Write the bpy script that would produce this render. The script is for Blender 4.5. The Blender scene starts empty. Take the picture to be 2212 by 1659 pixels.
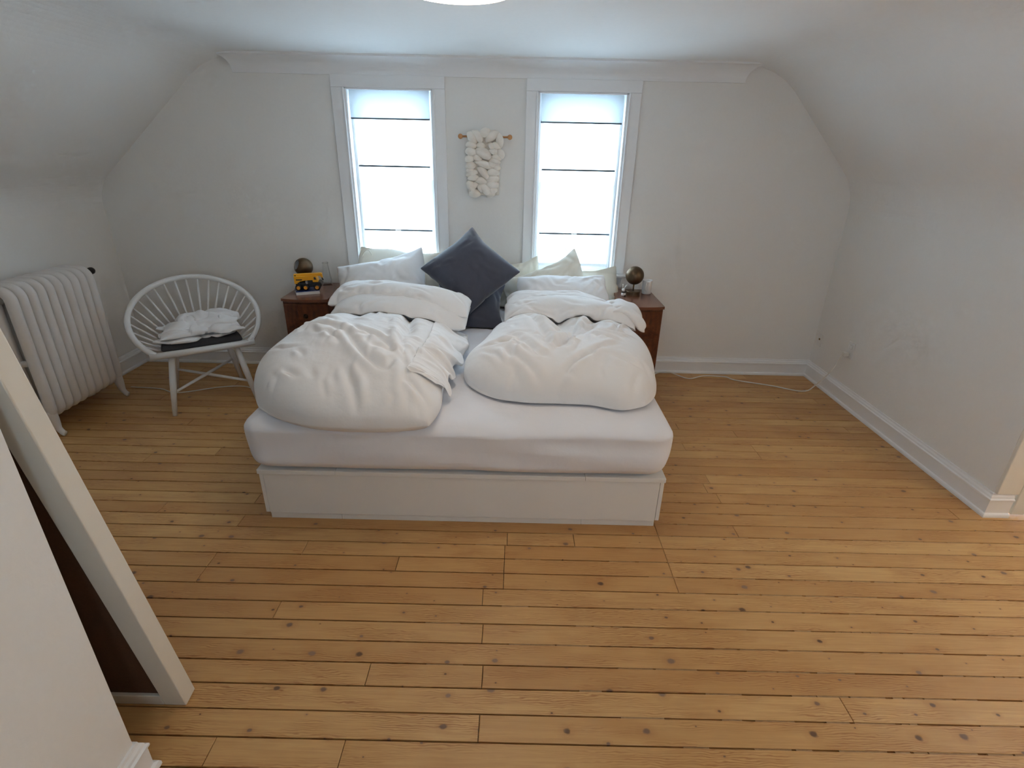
import bpy, bmesh, math, random
import numpy as np
from mathutils import Vector, Matrix

random.seed(7)
RNG = np.random.default_rng(11)
SC = bpy.context.scene
COL = SC.collection
PI = math.pi

# ------------------------------------------------------------------ camera
F_PX, PITCH, YAW, ROLL, CAM_Z = 1145.2, 0.4149, -0.0019, 0.0214, 1.6
fw = Vector((math.sin(YAW)*math.cos(PITCH), math.cos(YAW)*math.cos(PITCH), -math.sin(PITCH)))
rt = Vector((math.cos(YAW), -math.sin(YAW), 0))
up = rt.cross(fw)
r2 = math.cos(ROLL)*rt + math.sin(ROLL)*up
u2 = -math.sin(ROLL)*rt + math.cos(ROLL)*up
cam_data = bpy.data.cameras.new('camera')
cam_data.sensor_width = 36.0
cam_data.lens = F_PX/2212*36.0
cam_data.clip_start = 0.02
cam = bpy.data.objects.new('camera', cam_data)
COL.objects.link(cam)
M = Matrix((r2, u2, -fw)).transposed().to_4x4()
M.translation = (0, 0, CAM_Z)
cam.matrix_world = M
SC.camera = cam

# ------------------------------------------------------------------ room measures
D = 3.946            # back wall
XR, XL = 2.343, -2.95
HC = 2.135           # ceiling
KR, KL = 1.40, 1.31  # knee wall heights
YD = 2.166           # wall with the door, facing the camera
YP, XP = 0.898, -0.995   # corner of the partition beside the camera
REAR, XE = -1.5, 3.6
WIN = [(-1.146, -0.567), (0.123, 0.716)]     # clear openings of the two windows
WZ0, WZ1 = 0.778, 1.957

# ------------------------------------------------------------------ light
world = bpy.data.worlds.new('overcast sky')
SC.world = world
world.use_nodes = True
bg = world.node_tree.nodes['Background']
bg.inputs['Color'].default_value = (0.60, 0.82, 1.0, 1)
bg.inputs['Strength'].default_value = 22.5

def area(name, loc, rot, sx, sy, energy=0, color=(1, 1, 1), portal=False):
    l = bpy.data.lights.new(name, 'AREA')
    l.shape = 'RECTANGLE'
    l.size, l.size_y, l.energy, l.color = sx, sy, energy, color
    if portal:
        l.cycles.is_portal = True
    o = bpy.data.objects.new(name, l)
    COL.objects.link(o)
    o.location, o.rotation_euler = loc, rot
    return o

for k, (a, b) in enumerate(WIN):       # sky portals of the two windows
    area('window_portal', ((a+b)/2, D+0.20, (WZ0+WZ1)/2), (-PI/2, 0, 0), b-a, WZ1-WZ0, portal=True)
FILL_OPENING = (0.45, 0.88, 1.16, 1.58)    # made-up opening in the rear wall, added to let in fill light
area('window_portal', ((FILL_OPENING[0]+FILL_OPENING[1])/2, REAR-0.13, (FILL_OPENING[2]+FILL_OPENING[3])/2), (PI/2, 0, 0),
     FILL_OPENING[1]-FILL_OPENING[0], FILL_OPENING[3]-FILL_OPENING[2], portal=True)

def point(name, loc, energy, color, r):
    l = bpy.data.lights.new(name, 'POINT')
    l.energy, l.color, l.shadow_soft_size = energy, color, r
    o = bpy.data.objects.new(name, l)
    COL.objects.link(o)
    o.location = loc
    return o
point('landing_lamp', (2.95, 0.9, 1.9), 17, (1.0, 0.82, 0.62), 0.08)

SC.view_settings.view_transform = 'Standard'
SC.view_settings.look = 'None'
SC.view_settings.gamma = 1.0
SC.view_settings.use_curve_mapping = False
SC.view_settings.exposure = 0.20
SC.cycles.use_denoising = True
SC.cycles.max_bounces = 8
SC.cycles.diffuse_bounces = 6
SC.cycles.use_adaptive_sampling = True
SC.cycles.adaptive_threshold = 0.14
SC.cycles.adaptive_min_samples = 16
SC.cycles.transparent_max_bounces = 16
SC.cycles.sample_clamp_indirect = 8
SC.cycles.caustics_reflective = False
SC.cycles.caustics_refractive = False

# ------------------------------------------------------------------ materials
def new_mat(name):
    m = bpy.data.materials.new(name)
    m.use_nodes = True
    nt = m.node_tree
    return m, nt, nt.nodes['Principled BSDF'], nt.nodes['Material Output']

def N(nt, t, **kw):
    n = nt.nodes.new(t)
    for k, v in kw.items():
        setattr(n, k, v)
    return n

def mixrgb(nt, fac, a, b, mode='MIX'):
    n = N(nt, 'ShaderNodeMix', data_type='RGBA', blend_type=mode)
    for s, v in ((0, fac), (6, a), (7, b)):
        if isinstance(v, bpy.types.NodeSocket):
            nt.links.new(v, n.inputs[s])
        else:
            n.inputs[s].default_value = v if s == 0 else (*v, 1)
    return n.outputs[2]

def ramp(nt, src, p0, p1, c0=(0, 0, 0), c1=(1, 1, 1)):
    n = N(nt, 'ShaderNodeValToRGB')
    n.color_ramp.elements[0].position, n.color_ramp.elements[1].position = p0, p1
    n.color_ramp.elements[0].color, n.color_ramp.elements[1].color = (*c0, 1), (*c1, 1)
    nt.links.new(src, n.inputs[0])
    return n.outputs[0]

def math_n(nt, op, a, b=None):
    n = N(nt, 'ShaderNodeMath', operation=op)
    for k, v in enumerate((a, b)):
        if v is None:
            continue
        if isinstance(v, bpy.types.NodeSocket):
            nt.links.new(v, n.inputs[k])
        else:
            n.inputs[k].default_value = v
    return n.outputs[0]

def coords(nt, kind='Object', scale=(1, 1, 1)):
    tc = N(nt, 'ShaderNodeTexCoord')
    mp = N(nt, 'ShaderNodeMapping')
    mp.inputs['Scale'].default_value = scale
    nt.links.new(tc.outputs[kind], mp.inputs[0])
    return mp.outputs[0]

def noise(nt, vec, scale, detail=3, dist=0.0, rough=0.5):
    n = N(nt, 'ShaderNodeTexNoise')
    n.inputs['Scale'].default_value, n.inputs['Detail'].default_value = scale, detail
    n.inputs['Distortion'].default_value, n.inputs['Roughness'].default_value = dist, rough
    nt.links.new(vec, n.inputs['Vector'])
    return n.outputs[0]

def bump(nt, bs, h, strength, dist=0.01):
    b = N(nt, 'ShaderNodeBump')
    b.inputs['Strength'].default_value, b.inputs['Distance'].default_value = strength, dist
    nt.links.new(h, b.inputs['Height'])
    nt.links.new(b.outputs[0], bs.inputs['Normal'])

def plain(name, col, rough=0.5, metal=0.0, nscale=0, nbump=0.0, var=0.0, spec=0.5, bdist=0.005):
    m, nt, bs, out = new_mat(name)
    bs.inputs['Base Color'].default_value = (*col, 1)
    bs.inputs['Roughness'].default_value = rough
    bs.inputs['Metallic'].default_value = metal
    bs.inputs['Specular IOR Level'].default_value = spec
    if nscale:
        v = noise(nt, coords(nt), nscale, 4)
        if nbump:
            bump(nt, bs, v, nbump, bdist)
        if var:
            d = tuple(c*(1-var) for c in col)
            nt.links.new(mixrgb(nt, v, d, tuple(min(1, c*(1+var*0.6)) for c in col)), bs.inputs['Base Color'])
    return m

M_WALL = plain('wall paint', (0.845, 0.84, 0.825), 0.75, nscale=60, nbump=0.12, var=0.02, spec=0.25)
M_CEIL = plain('ceiling paint', (0.848, 0.845, 0.835), 0.78, nscale=40, nbump=0.12, var=0.02, spec=0.2)
M_TRIM = plain('white trim enamel', (0.86, 0.87, 0.885), 0.35, nscale=30, nbump=0.05, var=0.015)
M_DOOR = plain('door enamel', (0.82, 0.80, 0.74), 0.4, nscale=25, nbump=0.05, var=0.02)
M_WHITEPAINT = plain('white lacquer', (0.80, 0.80, 0.80), 0.35, nscale=50, nbump=0.04, var=0.02)
M_RAD = plain('radiator enamel', (0.78, 0.77, 0.765), 0.4, nscale=35, nbump=0.10, var=0.03)
M_BASE = plain('bed base laminate', (0.78, 0.765, 0.74), 0.4, nscale=60, nbump=0.03, var=0.01)
M_SHEET = plain('white sheet cotton', (0.83, 0.83, 0.87), 0.9, nscale=9, nbump=0.25, var=0.01, spec=0.1, bdist=0.02)
M_DUVET = plain('white duvet cotton', (0.84, 0.825, 0.82), 0.9, nscale=14, nbump=0.25, var=0.015, spec=0.1, bdist=0.015)
M_PILLOW = plain('white pillow cotton', (0.84, 0.84, 0.85), 0.9, nscale=16, nbump=0.2, var=0.01, spec=0.1, bdist=0.012)
M_CREAM = plain('cream pillow cotton', (0.78, 0.75, 0.66), 0.9, nscale=16, nbump=0.2, var=0.03, spec=0.1, bdist=0.012)
M_GREYV = plain('slate velvet', (0.075, 0.080, 0.108), 0.85, nscale=30, nbump=0.15, var=0.12, spec=0.2)
M_GREYV.node_tree.nodes['Principled BSDF'].inputs['Sheen Weight'].default_value = 0.6
M_GREYV.node_tree.nodes['Principled BSDF'].inputs['Sheen Roughness'].default_value = 0.4
M_CUSH = plain('charcoal seat pad', (0.05, 0.05, 0.056), 0.9, nscale=80, nbump=0.2, var=0.1)
M_WOOL = plain('cream wool roving', (0.86, 0.81, 0.74), 0.95, nscale=45, nbump=0.4, var=0.05, spec=0.05)
M_DOWEL = plain('beech dowel', (0.50, 0.24, 0.10), 0.5, nscale=30, nbump=0.05, var=0.12)
M_BRONZE = plain('aged bronze', (0.13, 0.085, 0.05), 0.38, 0.85, nscale=25, nbump=0.05, var=0.2)
M_DARK = plain('dark gap', (0.012, 0.008, 0.006), 0.9)
M_BLACK = plain('black plastic', (0.012, 0.012, 0.013), 0.4)
M_YELLOW = plain('yellow plastic', (0.78, 0.36, 0.015), 0.35)
M_ORANGE = plain('amber wheel hub', (0.72, 0.28, 0.015), 0.4)
M_GREYPL = plain('grey plastic', (0.32, 0.33, 0.35), 0.4)
M_BRASS = plain('old brass', (0.22, 0.14, 0.05), 0.4, 0.8)
M_CERAMIC = plain('white ceramic', (0.82, 0.82, 0.82), 0.25)
M_PAPER = plain('book pages', (0.80, 0.77, 0.72), 0.9, nscale=300, nbump=0.1, var=0.04)
M_BLUE = plain('blue book cover', (0.02, 0.05, 0.22), 0.35, nscale=20, var=0.3)
M_CORD = plain('white cord', (0.75, 0.73, 0.68), 0.5)
M_FRAME = plain('cream frame paint', (0.78, 0.74, 0.66), 0.5, nscale=40, nbump=0.04, var=0.02)

def mat_hardboard():
    m, nt, bs, out = new_mat('brown hardboard')
    v = noise(nt, coords(nt), 240, 4)
    c = mixrgb(nt, v, (0.055, 0.021, 0.008), (0.12, 0.05, 0.02))
    nt.links.new(c, bs.inputs['Base Color'])
    bs.inputs['Roughness'].default_value = 0.85
    bump(nt, bs, v, 0.2, 0.002)
    return m
M_HARD = mat_hardboard()

def mat_floor():
    m, nt, bs, out = new_mat('waxed pine board')
    g = N(nt, 'ShaderNodeNewGeometry')
    oi = N(nt, 'ShaderNodeObjectInfo')
    off = N(nt, 'ShaderNodeVectorMath', operation='SCALE')
    cmb = N(nt, 'ShaderNodeCombineXYZ')
    nt.links.new(oi.outputs['Random'], cmb.inputs[0])
    nt.links.new(oi.outputs['Random'], cmb.inputs[2])
    nt.links.new(cmb.outputs[0], off.inputs[0])
    off.inputs['Scale'].default_value = 37.0
    add = N(nt, 'ShaderNodeVectorMath', operation='ADD')
    nt.links.new(g.outputs['Position'], add.inputs[0])
    nt.links.new(off.outputs[0], add.inputs[1])
    P = add.outputs[0]
    def mp(s):
        q = N(nt, 'ShaderNodeMapping')
        q.inputs['Scale'].default_value = s
        nt.links.new(P, q.inputs[0])
        return q.outputs[0]
    grain = noise(nt, mp((1.6, 42, 1)), 3.0, 5, 0.6, 0.6)
    fine = noise(nt, mp((6, 240, 1)), 3.0, 3)
    # cathedral figure: stretched rings
    w = N(nt, 'ShaderNodeTexWave', wave_type='BANDS', bands_direction='Y')
    w.inputs['Scale'].default_value = 14.0
    w.inputs['Distortion'].default_value = 9.0
    w.inputs['Detail'].default_value = 2.0
    w.inputs['Detail Scale'].default_value = 1.2
    nt.links.new(mp((0.8, 3.2, 1)), w.inputs['Vector'])
    fig = ramp(nt, w.outputs[0], 0.45, 1.0)
    figmask = ramp(nt, noise(nt, mp((2.2, 9, 1)), 1.4, 2), 0.44, 0.60)
    fig = math_n(nt, 'MULTIPLY', fig, figmask)
    blot = noise(nt, mp((2.2, 5, 1)), 1.5, 3)
    rampc = N(nt, 'ShaderNodeValToRGB')
    e = rampc.color_ramp.elements
    e[0].position, e[0].color = 0.0, (0.53, 0.285, 0.104, 1)
    e[1].position, e[1].color = 1.0, (0.66, 0.40, 0.162, 1)
    k = e.new(0.5)
    k.color = (0.60, 0.345, 0.132, 1)
    nt.links.new(oi.outputs['Random'], rampc.inputs[0])
    c = rampc.outputs[0]
    c = mixrgb(nt, math_n(nt, 'MULTIPLY', ramp(nt, grain, 0.35, 0.75), 0.45), c, (0.40, 0.19, 0.062))
    c = mixrgb(nt, math_n(nt, 'MULTIPLY', fig, 0.85), c, (0.36, 0.150, 0.045))
    c = mixrgb(nt, math_n(nt, 'MULTIPLY', ramp(nt, blot, 0.52, 0.8), 0.5), c, (0.38, 0.165, 0.048))
    c = mixrgb(nt, math_n(nt, 'MULTIPLY', ramp(nt, fine, 0.5, 0.8), 0.18), c, (0.36, 0.18, 0.07))
    # knots
    vor = N(nt, 'ShaderNodeTexVoronoi', voronoi_dimensions='2D')
    vor.inputs['Scale'].default_value = 1.0
    nt.links.new(mp((6.5, 8.5, 1)), vor.inputs['Vector'])
    sep = N(nt, 'ShaderNodeSeparateColor')
    nt.links.new(vor.outputs['Color'], sep.inputs[0])
    size = math_n(nt, 'ADD', math_n(nt, 'MULTIPLY', math_n(nt, 'POWER', sep.outputs[1], 2.0), 0.075), 0.018)
    size = math_n(nt, 'MULTIPLY', size, math_n(nt, 'GREATER_THAN', sep.outputs[0], 0.15))
    wob = noise(nt, mp((60, 80, 1)), 1.0, 2)
    dist = math_n(nt, 'MULTIPLY', vor.outputs['Distance'], math_n(nt, 'ADD', math_n(nt, 'MULTIPLY', wob, 0.8), 0.6))
    rel = math_n(nt, 'DIVIDE', dist, math_n(nt, 'ADD', size, 0.0005))
    halo = ramp(nt, rel, 0.9, 3.2 if False else 1.0, (1, 1, 1), (0, 0, 0))
    core = ramp(nt, math_n(nt, 'MULTIPLY', rel, 0.5), 0.30, 0.55, (1, 1, 1), (0, 0, 0))
    ring = ramp(nt, math_n(nt, 'MULTIPLY', rel, 0.2), 0.15, 0.6, (1, 1, 1), (0, 0, 0))
    c = mixrgb(nt, math_n(nt, 'MULTIPLY', ring, 0.35), c, (0.36, 0.15, 0.045))
    c = mixrgb(nt, math_n(nt, 'MULTIPLY', core, 0.85), c, mixrgb(nt, sep.outputs[2], (0.07, 0.035, 0.02), (0.25, 0.16, 0.12)))
    nt.links.new(c, bs.inputs['Base Color'])
    rr = math_n(nt, 'ADD', math_n(nt, 'MULTIPLY', grain, 0.12), 0.33)
    nt.links.new(rr, bs.inputs['Roughness'])
    bs.inputs['Specular IOR Level'].default_value = 0.4
    bump(nt, bs, fine, 0.12, 0.002)
    return m
M_FLOOR = mat_floor()

def mat_filler():
    # joints between the boards: dark open gaps, towards the right partly filled with putty
    m, nt, bs, out = new_mat('joint bed')
    g = N(nt, 'ShaderNodeNewGeometry')
    s = N(nt, 'ShaderNodeSeparateXYZ')
    nt.links.new(g.outputs['Position'], s.inputs[0])
    mpn = N(nt, 'ShaderNodeMapping')
    mpn.inputs['Scale'].default_value = (7, 21, 1)
    nt.links.new(g.outputs['Position'], mpn.inputs[0])
    v = noise(nt, mpn.outputs[0], 1.0, 3)
    xr = ramp(nt, math_n(nt, 'ADD', math_n(nt, 'MULTIPLY', s.outputs[0], 0.22), 0.5), 0.45, 0.85)
    f = ramp(nt, math_n(nt, 'ADD', v, math_n(nt, 'MULTIPLY', xr, 0.42)), 0.62, 0.70)
    nt.links.new(mixrgb(nt, f, (0.02, 0.01, 0.005), (0.34, 0.19, 0.085)), bs.inputs['Base Color'])
    bs.inputs['Roughness'].default_value = 0.8
    return m
M_GAP = mat_filler()

def mat_veneer():
    m, nt, bs, out = new_mat('figured mahogany veneer')
    tc = N(nt, 'ShaderNodeTexCoord')
    s = N(nt, 'ShaderNodeSeparateXYZ')
    nt.links.new(tc.outputs['Object'], s.inputs[0])
    cb = N(nt, 'ShaderNodeCombineXYZ')
    nt.links.new(math_n(nt, 'ABSOLUTE', s.outputs[0]), cb.inputs[0])
    nt.links.new(s.outputs[1], cb.inputs[1])
    nt.links.new(s.outputs[2], cb.inputs[2])
    v = noise(nt, cb.outputs[0], 11, 5, 1.8)
    w = N(nt, 'ShaderNodeTexWave')
    w.inputs['Scale'].default_value = 9
    w.inputs['Distortion'].default_value = 7
    nt.links.new(cb.outputs[0], w.inputs['Vector'])
    c = mixrgb(nt, ramp(nt, v, 0.3, 0.7), (0.055, 0.014, 0.006), (0.19, 0.052, 0.018))
    c = mixrgb(nt, math_n(nt, 'MULTIPLY', w.outputs[0], 0.35), c, (0.03, 0.010, 0.006))
    nt.links.new(c, bs.inputs['Base Color'])
    bs.inputs['Roughness'].default_value = 0.28
    return m
M_VENEER = mat_veneer()
M_VTOP = plain('mahogany top', (0.17, 0.062, 0.032), 0.25, nscale=14, var=0.3)

def mat_blind(name='sheer white linen', tr=(0.92, 0.94, 0.95), see=0.25):
    m, nt, bs, out = new_mat(name)
    for n in list(nt.nodes):
        if n != out:
            nt.nodes.remove(n)
    d = N(nt, 'ShaderNodeBsdfDiffuse')
    t = N(nt, 'ShaderNodeBsdfTranslucent')
    p = N(nt, 'ShaderNodeBsdfTransparent')
    d.inputs[0].default_value = (0.9, 0.9, 0.9, 1)
    t.inputs[0].default_value = (*tr, 1)
    p.inputs[0].default_value = (1, 1, 1, 1)
    a, b = N(nt, 'ShaderNodeMixShader'), N(nt, 'ShaderNodeMixShader')
    a.inputs[0].default_value = 0.65
    nt.links.new(d.outputs[0], a.inputs[1])
    nt.links.new(t.outputs[0], a.inputs[2])
    b.inputs[0].default_value = see
    nt.links.new(a.outputs[0], b.inputs[1])
    nt.links.new(p.outputs[0], b.inputs[2])
    nt.links.new(b.outputs[0], out.inputs[0])
    return m
M_BLIND = mat_blind()
M_VALANCE = mat_blind('folded white linen', (0.30, 0.33, 0.35), 0.015)
M_ROD = plain('blind batten', (0.10, 0.13, 0.15), 0.6)

def mat_glass(name, ior=1.45, tint=(1, 1, 1), gloss=1.0):
    m, nt, bs, out = new_mat(name)
    nt.nodes.remove(bs)
    t, g, mx = N(nt, 'ShaderNodeBsdfTransparent'), N(nt, 'ShaderNodeBsdfGlossy'), N(nt, 'ShaderNodeMixShader')
    t.inputs[0].default_value = (*tint, 1)
    g.inputs['Roughness'].default_value = 0.02
    fr = N(nt, 'ShaderNodeFresnel')
    fr.inputs[0].default_value = ior
    nt.links.new(math_n(nt, 'MULTIPLY', fr.outputs[0], gloss), mx.inputs[0])
    nt.links.new(t.outputs[0], mx.inputs[1])
    nt.links.new(g.outputs[0], mx.inputs[2])
    nt.links.new(mx.outputs[0], out.inputs[0])
    return m
M_GLASS = mat_glass('window glass', 1.35)
M_CARAFE = mat_glass('clear bottle glass', 1.3, (0.985, 0.99, 0.99), 0.35)

def mat_emit(name, col, strength):
    m, nt, bs, out = new_mat(name)
    bs.inputs['Base Color'].default_value = (*col, 1)
    bs.inputs['Emission Color'].default_value = (*col, 1)
    bs.inputs['Emission Strength'].default_value = strength
    return m
M_LAMP = mat_emit('lit lamp shade', (1.0, 0.84, 0.66), 8.0)

# ------------------------------------------------------------------ mesh helpers
def link(name, me, mats, parent=None, smooth=False):
    o = bpy.data.objects.new(name, me)
    COL.objects.link(o)
    for m in (mats if isinstance(mats, (list, tuple)) else [mats]):
        me.materials.append(m)
    if smooth:
        me.polygons.foreach_set('use_smooth', [True]*len(me.polygons))
    if parent:
        o.parent = parent
    return o

def obj(name, bm, mats, parent=None, smooth=False, loc=None, rot=None, bevel=0.0, seg=2):
    if bevel:
        bmesh.ops.bevel(bm, geom=[e for e in bm.edges if e.is_manifold and e.calc_face_angle(0) > 0.6],
                        offset=bevel, segments=seg, affect='EDGES', profile=0.5)
    bmesh.ops.recalc_face_normals(bm, faces=bm.faces)
    me = bpy.data.meshes.new(name)
    bm.to_mesh(me)
    bm.free()
    o = link(name, me, mats, parent, smooth)
    if loc is not None:
        o.location = loc
    if rot is not None:
        o.rotation_euler = rot
    return o

def bx(x0, x1, y0, y1, z0, z1, bm=None):
    bm = bm or bmesh.new()
    r = bmesh.ops.create_cube(bm, size=1)
    for v in r['verts']:
        v.co = Vector(((x0+x1)/2+v.co.x*(x1-x0), (y0+y1)/2+v.co.y*(y1-y0), (z0+z1)/2+v.co.z*(z1-z0)))
    return bm

def tube(pts, rad, seg=10, bm=None, closed=False, cap=True):
    bm = bm or bmesh.new()
    pts = [Vector(p) for p in pts]
    n = len(pts)
    if not hasattr(rad, '__len__'):
        rad = [rad]*n
    rings = []
    prev = None
    for i, p in enumerate(pts):
        if closed:
            t = (pts[(i+1) % n]-pts[i-1]).normalized()
        else:
            t = (pts[min(i+1, n-1)]-pts[max(i-1, 0)]).normalized()
        if prev is None:
            a = Vector((0, 0, 1)) if abs(t.z) < 0.9 else Vector((1, 0, 0))
            nrm = t.cross(a).normalized()
        else:
            nrm = (prev-t*prev.dot(t)).normalized()
        prev = nrm
        b = t.cross(nrm)
        rings.append([bm.verts.new(p+(nrm*math.cos(2*PI*k/seg)+b*math.sin(2*PI*k/seg))*rad[i]) for k in range(seg)])
    for i in range(n if closed else n-1):
        A, B = rings[i], rings[(i+1) % n]
        for k in range(seg):
            bm.faces.new((A[k], A[(k+1) % seg], B[(k+1) % seg], B[k]))
    if cap and not closed:
        bm.faces.new(rings[0][::-1])
        bm.faces.new(rings[-1])
    return bm

def lathe(prof, seg=32, bm=None):
    bm = bm or bmesh.new()
    rings = []
    for r, z in prof:
        if r < 1e-5:
            rings.append([bm.verts.new((0, 0, z))])
        else:
            rings.append([bm.verts.new((r*math.cos(2*PI*k/seg), r*math.sin(2*PI*k/seg), z)) for k in range(seg)])
    for A, B in zip(rings, rings[1:]):
        for k in range(seg):
            a, b = A[k % len(A)], A[(k+1) % len(A)]
            c, d = B[(k+1) % len(B)], B[k % len(B)]
            vs = []
            for v in (a, b, c, d):
                if v not in vs:
                    vs.append(v)
            if len(vs) > 2:
                bm.faces.new(vs)
    return bm

def prism(poly, axis, a, b, bm=None):
    """extrude a 2-D polygon along an axis ('x': poly is (y,z); 'y': (x,z); 'z': (x,y))"""
    bm = bm or bmesh.new()
    def P(u, v, w):
        return {'x': (w, u, v), 'y': (u, w, v), 'z': (u, v, w)}[axis]
    A = [bm.verts.new(P(u, v, a)) for u, v in poly]
    B = [bm.verts.new(P(u, v, b)) for u, v in poly]
    n = len(poly)
    for k in range(n):
        bm.faces.new((A[k], A[(k+1) % n], B[(k+1) % n], B[k]))
    bm.faces.new(A[::-1])
    bm.faces.new(B)
    return bm

def tag(o, label, cat, group=None):
    o['label'], o['category'] = label, cat
    if group:
        o['group'] = group
    return o

def thing(name, label, cat, loc=(0, 0, 0), rotz=0.0, group=None):
    o = bpy.data.objects.new(name, None)
    o.empty_display_size = 0.05
    COL.objects.link(o)
    o.location, o.rotation_euler = loc, (0, 0, rotz)
    return tag(o, label, cat, group)

def struct(o, label=None):
    o['kind'] = 'structure'
    if label:
        o['label'] = label
    return o

def bez(p0, p1, p2, p3, n=12):
    out = []
    for k in range(n+1):
        t = k/n
        out.append(tuple((1-t)**3*a+3*(1-t)**2*t*b+3*(1-t)*t*t*c+t**3*d for a, b, c, d in zip(p0, p1, p2, p3)))
    return out

def spline(pts, n=8):
    """Catmull-Rom through the points"""
    P = [Vector(p) for p in pts]
    P = [P[0]*2-P[1]]+P+[P[-1]*2-P[-2]]
    out = []
    for i in range(1, len(P)-2):
        for k in range(n):
            t = k/n
            out.append(0.5*((2*P[i])+(P[i+1]-P[i-1])*t+(2*P[i-1]-5*P[i]+4*P[i+1]-P[i+2])*t*t+(3*P[i]-P[i-1]-3*P[i+1]+P[i+2])*t**3))
    out.append(P[-2])
    return out

# ------------------------------------------------------------------ cloth bags (small position-based solver)
def solve(A, B, rest, k):
    d = B-A
    L = np.sqrt((d*d).sum(-1, keepdims=True))+1e-9
    c = d*((L-rest)/L*(0.5*k))
    A += c
    B -= c

def rests(T, e=None, th=None):
    """edge lengths of a target shape T (2,nx,ny,3); e: extra fabric (nx,ny) along direction th (radians in the grid)"""
    def ln(A, B):
        return np.sqrt(((A-B)**2).sum(-1, keepdims=True))
    RX, RY = ln(T[:, :-1], T[:, 1:]), ln(T[:, :, :-1], T[:, :, 1:])
    D1, D2 = ln(T[:, :-1, :-1], T[:, 1:, 1:]), ln(T[:, :-1, 1:], T[:, 1:, :-1])
    B2X, B2Y = ln(T[:, :-2], T[:, 2:]), ln(T[:, :, :-2], T[:, :, 2:])
    if e is not None:
        def f(o):
            return 1+e*np.cos(th-o)**2
        RX = RX*f(0)[None, :-1, :, None]
        RY = RY*f(PI/2)[None, :, :-1, None]
        D1 = D1*f(PI/4)[None, :-1, :-1, None]
        D2 = D2*f(-PI/4)[None, :-1, 1:, None]
        B2X = B2X*f(0)[None, :-2, :, None]
        B2Y = B2Y*f(PI/2)[None, :, :-2, None]
    return RX, RY, D1, D2, B2X, B2Y

def bag_sim(P, R, steps=70, iters=10, press=6e-4, grav=0.0, damp=0.93, bend=0.12, shear=0.35,
            goal=None, floor=None, jitter=0.002, rng=None):
    """P (2,nx,ny,3): top and bottom sheet sharing their border; R: rest lengths"""
    rng = rng or np.random.default_rng(1)
    nx, ny = P.shape[1], P.shape[2]
    RX, RY, D1, D2, B2X, B2Y = R
    P = P+rng.normal(0, jitter, P.shape)
    Q = P.copy()
    sgn = np.array([1.0, -1.0])[:, None, None, None]
    def weld():
        for e in (0, -1):
            m = (P[0][e]+P[1][e])/2
            P[0][e] = m
            P[1][e] = m
            m = (P[0][:, e]+P[1][:, e])/2
            P[0][:, e] = m
            P[1][:, e] = m
    weld()
    for s in range(steps):
        gx, gy = np.gradient(P, axis=1), np.gradient(P, axis=2)
        n = np.cross(gx, gy)
        n /= np.sqrt((n*n).sum(-1, keepdims=True))+1e-9
        v = np.clip((P-Q)*damp, -0.02, 0.02)
        Q = P.copy()
        P = P+v+sgn*n*press
        P[..., 2] -= grav
        for it in range(iters):
            for o in (0, 1):
                m = (nx-o)//2*2
                solve(P[:, o:o+m:2], P[:, o+1:o+m:2], RX[:, o:o+m:2], 1.0)
                m = (ny-o)//2*2
                solve(P[:, :, o:o+m:2], P[:, :, o+1:o+m:2], RY[:, :, o:o+m:2], 1.0)
            if shear and it % 2 == 0:
                for o in (0, 1):
                    m = (nx-o)//2*2
                    solve(P[:, o:o+m:2, :-1], P[:, o+1:o+m:2, 1:], D1[:, o:o+m:2], shear)
                    solve(P[:, o:o+m:2, 1:], P[:, o+1:o+m:2, :-1], D2[:, o:o+m:2], shear)
            if bend and it % 3 == 0:
                for o in range(4):
                    m = (nx-o)//4*4
                    if m:
                        solve(P[:, o:o+m:4], P[:, o+2:o+m:4], B2X[:, o:o+m:4], bend)
                    m = (ny-o)//4*4
                    if m:
                        solve(P[:, :, o:o+m:4], P[:, :, o+2:o+m:4], B2Y[:, :, o:o+m:4], bend)
            weld()
            if goal is not None:
                w, G = goal
                P += (G-P)*w
            if floor is not None:
                hh = floor(P[..., 0], P[..., 1])
                P[..., 2] = np.maximum(P[..., 2], hh)
    return P

def wrinkle(nx, ny, seed, base, amp, cells=5):
    """patches of surplus fabric and the direction it is gathered in"""
    e = np.clip(base+amp*field(nx, ny, cells, seed), 0.0, None)
    th = 1.7*field(nx, ny, 3, seed+100)
    return e, th

def bag_mesh(name, P, mat, parent=None, sub=1, smooth_it=1):
    P = P.copy()
    for _ in range(smooth_it):
        S = P.copy()
        S[:, 1:-1, 1:-1] = 0.5*P[:, 1:-1, 1:-1]+0.125*(P[:, 2:, 1:-1]+P[:, :-2, 1:-1]+P[:, 1:-1, 2:]+P[:, 1:-1, :-2])
        P = S
    nx, ny = P.shape[1], P.shape[2]
    idx = np.zeros((2, nx, ny), int)
    idx[0] = np.arange(nx*ny).reshape(nx, ny)
    inner = np.arange((nx-2)*(ny-2)).reshape(nx-2, ny-2)+nx*ny
    idx[1] = idx[0]
    idx[1, 1:-1, 1:-1] = inner
    verts = np.concatenate([P[0].reshape(-1, 3), P[1, 1:-1, 1:-1].reshape(-1, 3)])
    t, b = idx
    ft = np.stack([t[:-1, :-1], t[1:, :-1], t[1:, 1:], t[:-1, 1:]], -1).reshape(-1, 4)
    fb = np.stack([b[:-1, :-1], b[:-1, 1:], b[1:, 1:], b[1:, :-1]], -1).reshape(-1, 4)
    me = bpy.data.meshes.new(name)
    me.from_pydata(verts.tolist(), [], np.concatenate([ft, fb]).tolist())
    o = link(name, me, mat, parent, True)
    if sub:
        md = o.modifiers.new('smooth', 'SUBSURF')
        md.levels = md.render_levels = sub
    return o

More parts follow.
